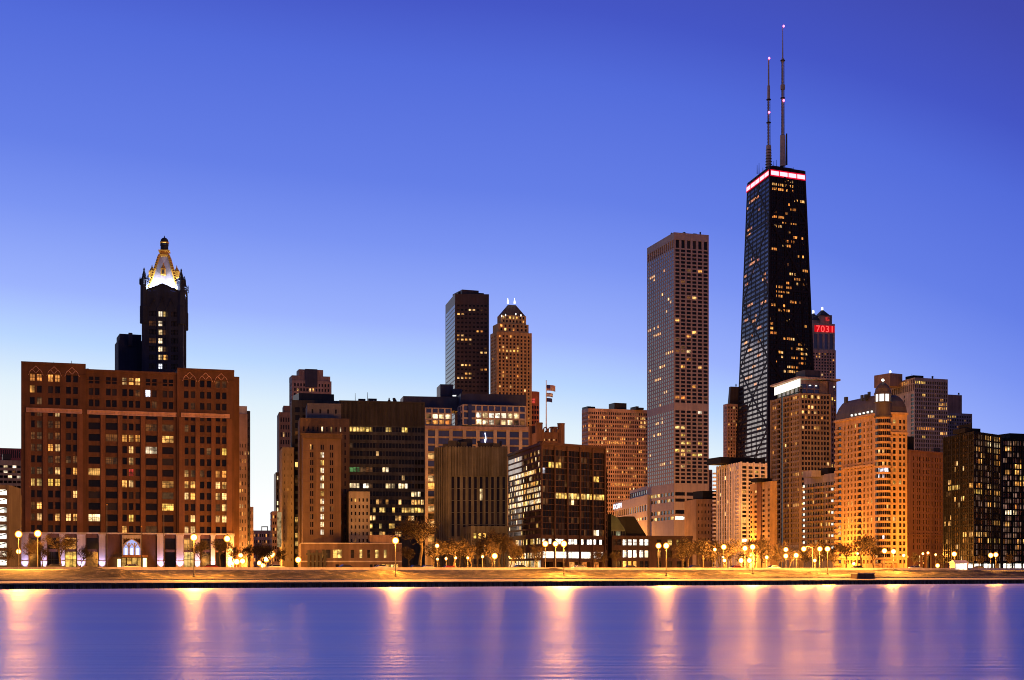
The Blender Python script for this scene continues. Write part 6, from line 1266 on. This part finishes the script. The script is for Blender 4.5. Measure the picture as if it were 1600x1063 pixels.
# mostly hidden street lamps, added between the towers to light their faces
for px_, D_ in ((735, 930), (800, 930), (960, 930), (1075, 1010), (1130, 980), (1030, 1000), (1240, 780), (1340, 590), (1450, 570), (1400, 820), (660, 700), (760, 690), (1160, 740), (1285, 660), (1000, 900), (1462, 632), (1442, 596), (930, 1240), (975, 1150), (1130, 745), (1290, 1330), (1140, 1200)):
    street_lamp(px_, HY - (10.5 - EYE) / D_ * F, 0, 'street lamp added in an inner street to light the tower faces', (90000 if D_ > 1100 else 12000 if px_ in (1340, 1400) else 10000 if px_ in (1450, 1462, 1442) else 26000), 0, .6, D=D_, group='added lamps of the inner streets')

# ------------------------------------------------------------------ TREES (bare, winter)
bark = wall('bark', (.05, .037, .028), rough=.95, scale=1.5)
twig = wall('twigs', (.04, .028, .02), rough=.95, scale=1.0)
def make_tree(seed, H, spread, dens):
    rng = random.Random(seed); tr_, cr = MB(), MB()
    def grow(p, d, L, r, lv):
        q = p; dd = d.copy(); n = 3 if lv < 3 else 2
        pts = [p]
        for i in range(n):
            dd = (dd + Vector((rng.uniform(-.22, .22), rng.uniform(-.22, .22), rng.uniform(-.02, .14)))).normalized(); q = q + dd * (L / n); pts.append(q)
        for i in range(n):
            a, c = r * (1 - .5 * i / n), r * (1 - .5 * (i + 1) / n); (tr_ if lv < 2 else cr).tube(pts[i], pts[i + 1], a, c, 6 if lv < 2 else 3, cap=False)
        if lv >= 5: return
        k = dens[lv]
        for i in range(k):
            f = .35 + .65 * (i + rng.random()) / k if lv else .55 + .45 * (i + rng.random()) / k
            j = min(n - 1, int(f * n)); st = pts[j].lerp(pts[j + 1], f * n - j)
            ang = rng.uniform(0, 6.283); tilt = rng.uniform(.45, .95) if lv else rng.uniform(.35, .8)
            u = dd.orthogonal().normalized(); w = dd.cross(u); nd_ = (dd * math.cos(tilt) + (u * math.cos(ang) + w * math.sin(ang)) * math.sin(tilt) * spread).normalized()
            grow(st, nd_, L * rng.uniform(.5, .72), max(r * .5, .028), lv + 1)
    grow(Vector((0, 0, 0)), Vector((rng.uniform(-.08, .08), rng.uniform(-.05, .05), 1)), H * .42, H * .021, 0)
    me1, me2 = tr_.mesh('trunk', bark), cr.mesh('crown', twig)
    zmax = max(v[2] for v in cr.v)
    return me1, me2, zmax
protos = [make_tree(s, 10, sp, dn) for s, sp, dn in ((1, 1.0, (6, 5, 4, 4, 3)), (2, 1.15, (7, 5, 4, 4, 3)), (3, .8, (6, 5, 5, 4, 3)), (4, 1.3, (5, 6, 4, 4, 3)), (9, .9, (7, 4, 5, 4, 3)))]
rng = random.Random(17)
def tree(px, ytop, d, label, group, k=None, D=None, wide=1.):
    q = shore(px, d) if D is None else P(px, D); zb_ = (ground_z(d) if D is None else GZ) - .1; me1, me2, zm = protos[rng.randrange(5) if k is None else k]; s_ = (ZY(ytop, q.y) - zb_) / zm
    r = empty('bare_tree', (q.x, q.y, zb_), label, 'tree', group, rng.uniform(0, 6.28)); r.scale = (s_ * wide, s_ * wide, s_)
    link('trunk', me1, r); link('crown', me2, r)
tree(655, 803, 92, 'largest bare tree, dark and wide, left of the ribbed beige block', 'bare trees of the lakefront', 3, wide=1.25)
tree(640, 850, 96, 'small bushy bare tree left of the largest bare tree', 'bare trees of the lakefront', 1)
tree(97, 832, 96, 'leaning bare tree against the second pier of the brick block', 'bare trees of the lakefront', 3, wide=1.2)
tree(44, 838, 96, 'orange lit bare tree at the left end of the brick block', 'bare trees of the lakefront', 1)
tree(66, 848, 104, 'smaller orange lit bare tree by the left lamps', 'bare trees of the lakefront', 2)
tree(124, 850, 104, 'bare tree before the fourth pier of the brick block', 'bare trees of the lakefront', 4)
tree(12, 850, 104, 'bare tree in the glare of the parking garage', 'bare trees of the lakefront', 0)
tree(316, 842, 100, 'bare tree left of the lamp at the right end of the brick block', 'bare trees of the lakefront', 2)
tree(345, 838, 104, 'bare tree by the right corner of the brick block', 'bare trees of the lakefront', 3)
tree(362, 846, 110, 'thin bare tree past the right corner of the brick block', 'bare trees of the lakefront', 0)
for px_, yt_, D_ in ((388, 848, 470), (399, 846, 480), (412, 850, 490), (424, 846, 505), (436, 852, 500)): tree(px_, yt_, 0, 'bare tree in the dark clump at the mouth of the side street', 'trees in the dark clump', None, D_)
for i, px_ in enumerate((674, 688, 699, 708, 719, 728, 738, 748, 757, 766, 778, 787, 797, 808, 818)):
    tree(px_ + rng.uniform(-3, 3), 838 + rng.uniform(-14, 14), 96 + 16 * (i % 3), 'bare tree in the dense brown row before the ribbed beige block', 'dense tree row before the beige block', None, wide=rng.uniform(.85, 1.35))
for i, px_ in enumerate((837, 930, 945, 962)): tree(px_, (848, 858, 862, 860)[i], 98, ('bare tree at the left corner of the dark glass block', 'small bare tree before the right part of the dark glass block', 'small bare tree before the glass atrium', 'small bare tree at the left end of the low red wing')[i], 'bare trees of the lakefront', None)
for i in range(22):
    px_ = 1066 + i * 11.4; tree(px_ + rng.uniform(-4, 4), 846 + rng.uniform(-14, 14), 92 + 17 * (i % 3), 'orange lit bare tree in the long row before the white, gold and lit roof towers' if px_ < 1300 else 'orange lit bare tree in the row before the balcony block', 'orange tree row before the towers', None, wide=rng.uniform(.85, 1.35))
tree(1345, 832, 96, 'wide orange bare tree before the domed corner building', 'bare trees of the lakefront', 3, wide=1.2)
for px_, yt_, lb in ((1322, 846, 'bare tree left of the wide one before the domed building'), (1366, 848, 'bare tree right of the wide one before the domed building'), (1426, 862, 'small bare tree at the left foot of the orange brick block'), (1472, 862, 'small bare tree at the right foot of the orange brick block'), (1530, 866, 'small bare tree before the black glass tower'), (1580, 864, 'small bare tree near the right edge before the black glass pair')): tree(px_, yt_, 100, lb, 'bare trees of the lakefront', None)

# ------------------------------------------------------------------ flagpoles, cars, block, small things
def plain_pole(px, ytop, d, label):
    q = shore(px, d); r = empty('flagpole', (q.x, q.y, GZ), label, 'flagpole', 'bare flagpoles'); h = ZY(ytop, q.y) - GZ
    m = MB(); m.tube((0, 0, 0), (0, 0, h), .16, .08, 8); link('pole', m.mesh('pole', pole_m), r); m = MB(); m.lathe((0, 0, h), [(.04, 0), (.2, .15), (.2, .3), (.04, .45)], 8); link('finial', m.mesh('finial', gold), r); m = MB(); m.lathe((0, 0, 0), [(.4, 0), (.35, .4), (.18, .6)], 8); link('base', m.mesh('base', metal_m), r)
plain_pole(167, 790, 130, 'bare flagpole left of the lit entrance arch'); plain_pole(256, 796, 130, 'bare flagpole right of the lit entrance arch, the taller'); plain_pole(221, 824, 130, 'short flagpole at the right edge of the lit entrance arch')
def car_mesh():
    L, Wd = 4.5, 1.8
    prof = [(-2.25, .35), (-2.2, .85), (-1.5, .95), (-.95, 1.42), (.75, 1.45), (1.5, .95), (2.2, .8), (2.25, .35)]
    m = MB(); n = len(prof)
    for s_ in (-1, 1):
        m.v += [(x_, s_ * (Wd / 2 - (.16 if z_ > 1.2 else 0)), z_) for x_, z_ in prof]
    m.f.append(tuple(range(n))); m.f.append(tuple(reversed(range(n, 2 * n))))
    for k in range(n): m.f.append(((k + 1) % n, k, n + k, n + (k + 1) % n))
    body = m
    wn = MB(); 
    for s_ in (-1, 1): y_ = s_ * .86; wn.quad((-1.3, y_ * 1.03, .98), (1.25, y_ * 1.03, .98), (.7, y_ * .9, 1.38), (-.85, y_ * .9, 1.38))
    wn.quad((-1.52, -.75, .98), (-1.52, .75, .98), (-1.0, .66, 1.4), (-1.0, -.66, 1.4)); wn.quad((1.53, .75, .98), (1.53, -.75, .98), (.8, -.66, 1.43), (.8, .66, 1.43))
    wh = MB(); wh.tube((0, -.11, 0), (0, .11, 0), .33, .33, 12)
    hd = MB(); hd.box((0, 0, 0), (.08, .35, .16)); return body, wn, wh, hd
cb, cw, ch, cl = car_mesh(); paint = [wall('car_paint_dark', (.03, .03, .035), rough=.25, var=.05, streak=0, spec=.6), wall('car_paint_silver', (.45, .45, .46), rough=.3, var=.05, streak=0, metal=.5), wall('car_paint_red', (.25, .03, .03), rough=.25, var=.05, streak=0)]
tyre = wall('tyre_rubber', (.02, .02, .02)); hl = glow('headlight_glow', (1, .95, .85), 8); tl = glow('tail_glow', (1, .03, .02), 3)
me_c = [cb.mesh('car_body', p_) for p_ in paint]; me_w, me_t, me_h, me_r = cw.mesh('window', g_dark), ch.mesh('wheel', tyre), cl.mesh('headlight', hl), cl.mesh('tail_light', tl)
ang0 = math.atan2(SU.y, SU.x)
def car(px, d, label, pi, flip=0, on=True):
    q = shore(px, d); r = empty('parked_car' if not on else 'car', (q.x, q.y, GZ + .01), label, 'car', 'cars on the lakeside road', ang0 + (math.pi if flip else 0))
    link('car_body', me_c[pi], r); link('window', me_w, r)
    for x_ in (-1.4, 1.4):
        for y_ in (-.82, .82): link('wheel', me_t, r, (x_, y_, .33))
    for y_ in (-.6, .6):
        link('headlight', me_h if on else cl.mesh('headlight', metal_m), r, (2.26, y_, .65)); link('tail_light', me_r if on else cl.mesh('tail_light', MATS['flag_red']), r, (-2.26, y_, .7))
for px_, d_, lb, pi, fl, on in ((650, 80.5, 'dark parked car under the largest bare tree', 0, 0, False), (668, 80.5, 'silver parked car right of the largest bare tree', 1, 0, False), (702, 80.5, 'dark red parked car under the row of globe lamps', 2, 0, False), (812, 62, 'dark car with lit headlights left of the dark glass block', 0, 1, True), (1208, 62, 'silver car with lit headlights before the lit roof tower', 1, 1, True), (1340, 72, 'dark car with lit tail lights before the domed building', 0, 0, True), (430, 62, 'silver car with lit headlights at the mouth of the side street', 1, 1, True),
        (85, 62, 'dark car with lit headlights before the left piers of the brick block', 0, 1, True), (205, 62, 'silver car with lit headlights before the entrance arch', 1, 1, True), (330, 72, 'dark red car with lit tail lights before the right piers of the brick block', 2, 0, True),
        (540, 62, 'dark car with lit headlights before the low brick podium', 0, 1, True), (596, 72, 'silver car with lit tail lights left of the slope lamp by the podium', 1, 0, True), (905, 62, 'silver car with lit headlights before the dark glass block', 1, 1, True), (985, 72, 'dark car with lit tail lights before the low red wing', 0, 0, True),
        (1085, 62, 'dark car with lit headlights right of the low red wing', 0, 1, True), (1150, 62, 'dark red car with lit headlights before the white ribbed tower', 2, 1, True), (1430, 62, 'silver car with lit headlights before the orange brick block', 1, 1, True), (1530, 72, 'dark car with lit tail lights before the black glass pair', 0, 0, True)): car(px_, d_, lb, pi, fl, on)
# low concrete block on the shore
q = shore(1348, 14); r = empty('concrete_block', (q.x, q.y, 1.45), 'low dark flat-topped concrete block on the pale lit shore', 'block', rz=ang0)
w_ = 36 / F * q.y
m = MB(); m.prism([(-w_ / 2, -1.4), (w_ / 2, -1.4), (w_ / 2, 1.4), (-w_ / 2, 1.4)], 0, 1.25, top=[(-w_ / 2 + .15, -1.25), (w_ / 2 - .15, -1.25), (w_ / 2 - .15, 1.25), (-w_ / 2 + .15, 1.25)]); link('body', m.mesh('body', wall('dark_concrete', (.10, .075, .055), scale=.8)), r)
m = MB(); m.prism([(-w_ / 2 + .05, -1.5), (w_ / 2 - .05, -1.5), (w_ / 2 - .05, 1.5), (-w_ / 2 + .05, 1.5)], 1.25, 1.5); link('cap_slab', m.mesh('cap_slab', concrete_m), r)
# white lit kiosk by the black glass pair
q = P(1498, 470); r = empty('kiosk', (q.x, q.y, GZ), 'bright white lit kiosk at the foot of the black glass tower corner', 'kiosk', rz=.35)
m = MB(); m.box((0, 0, 1.2), (5.0, 2.6, 2.4)); link('wall', m.mesh('wall', white_c), r); m = MB(); m.prism([(-2.8, -1.6), (2.8, -1.6), (2.8, 1.6), (-2.8, 1.6)], 2.4, 3.2, top=[(-2.4, -.3), (2.4, -.3), (2.4, .3), (-2.4, .3)]); link('roof', m.mesh('roof', white_c), r)
for k in range(3): m = MB(); m.quad((-2.2 + k * 1.5, -1.32, .3), (-.9 + k * 1.5, -1.32, .3), (-.9 + k * 1.5, -1.32, 2.1), (-2.2 + k * 1.5, -1.32, 2.1)); link('window', m.mesh('window', l_shop), r)
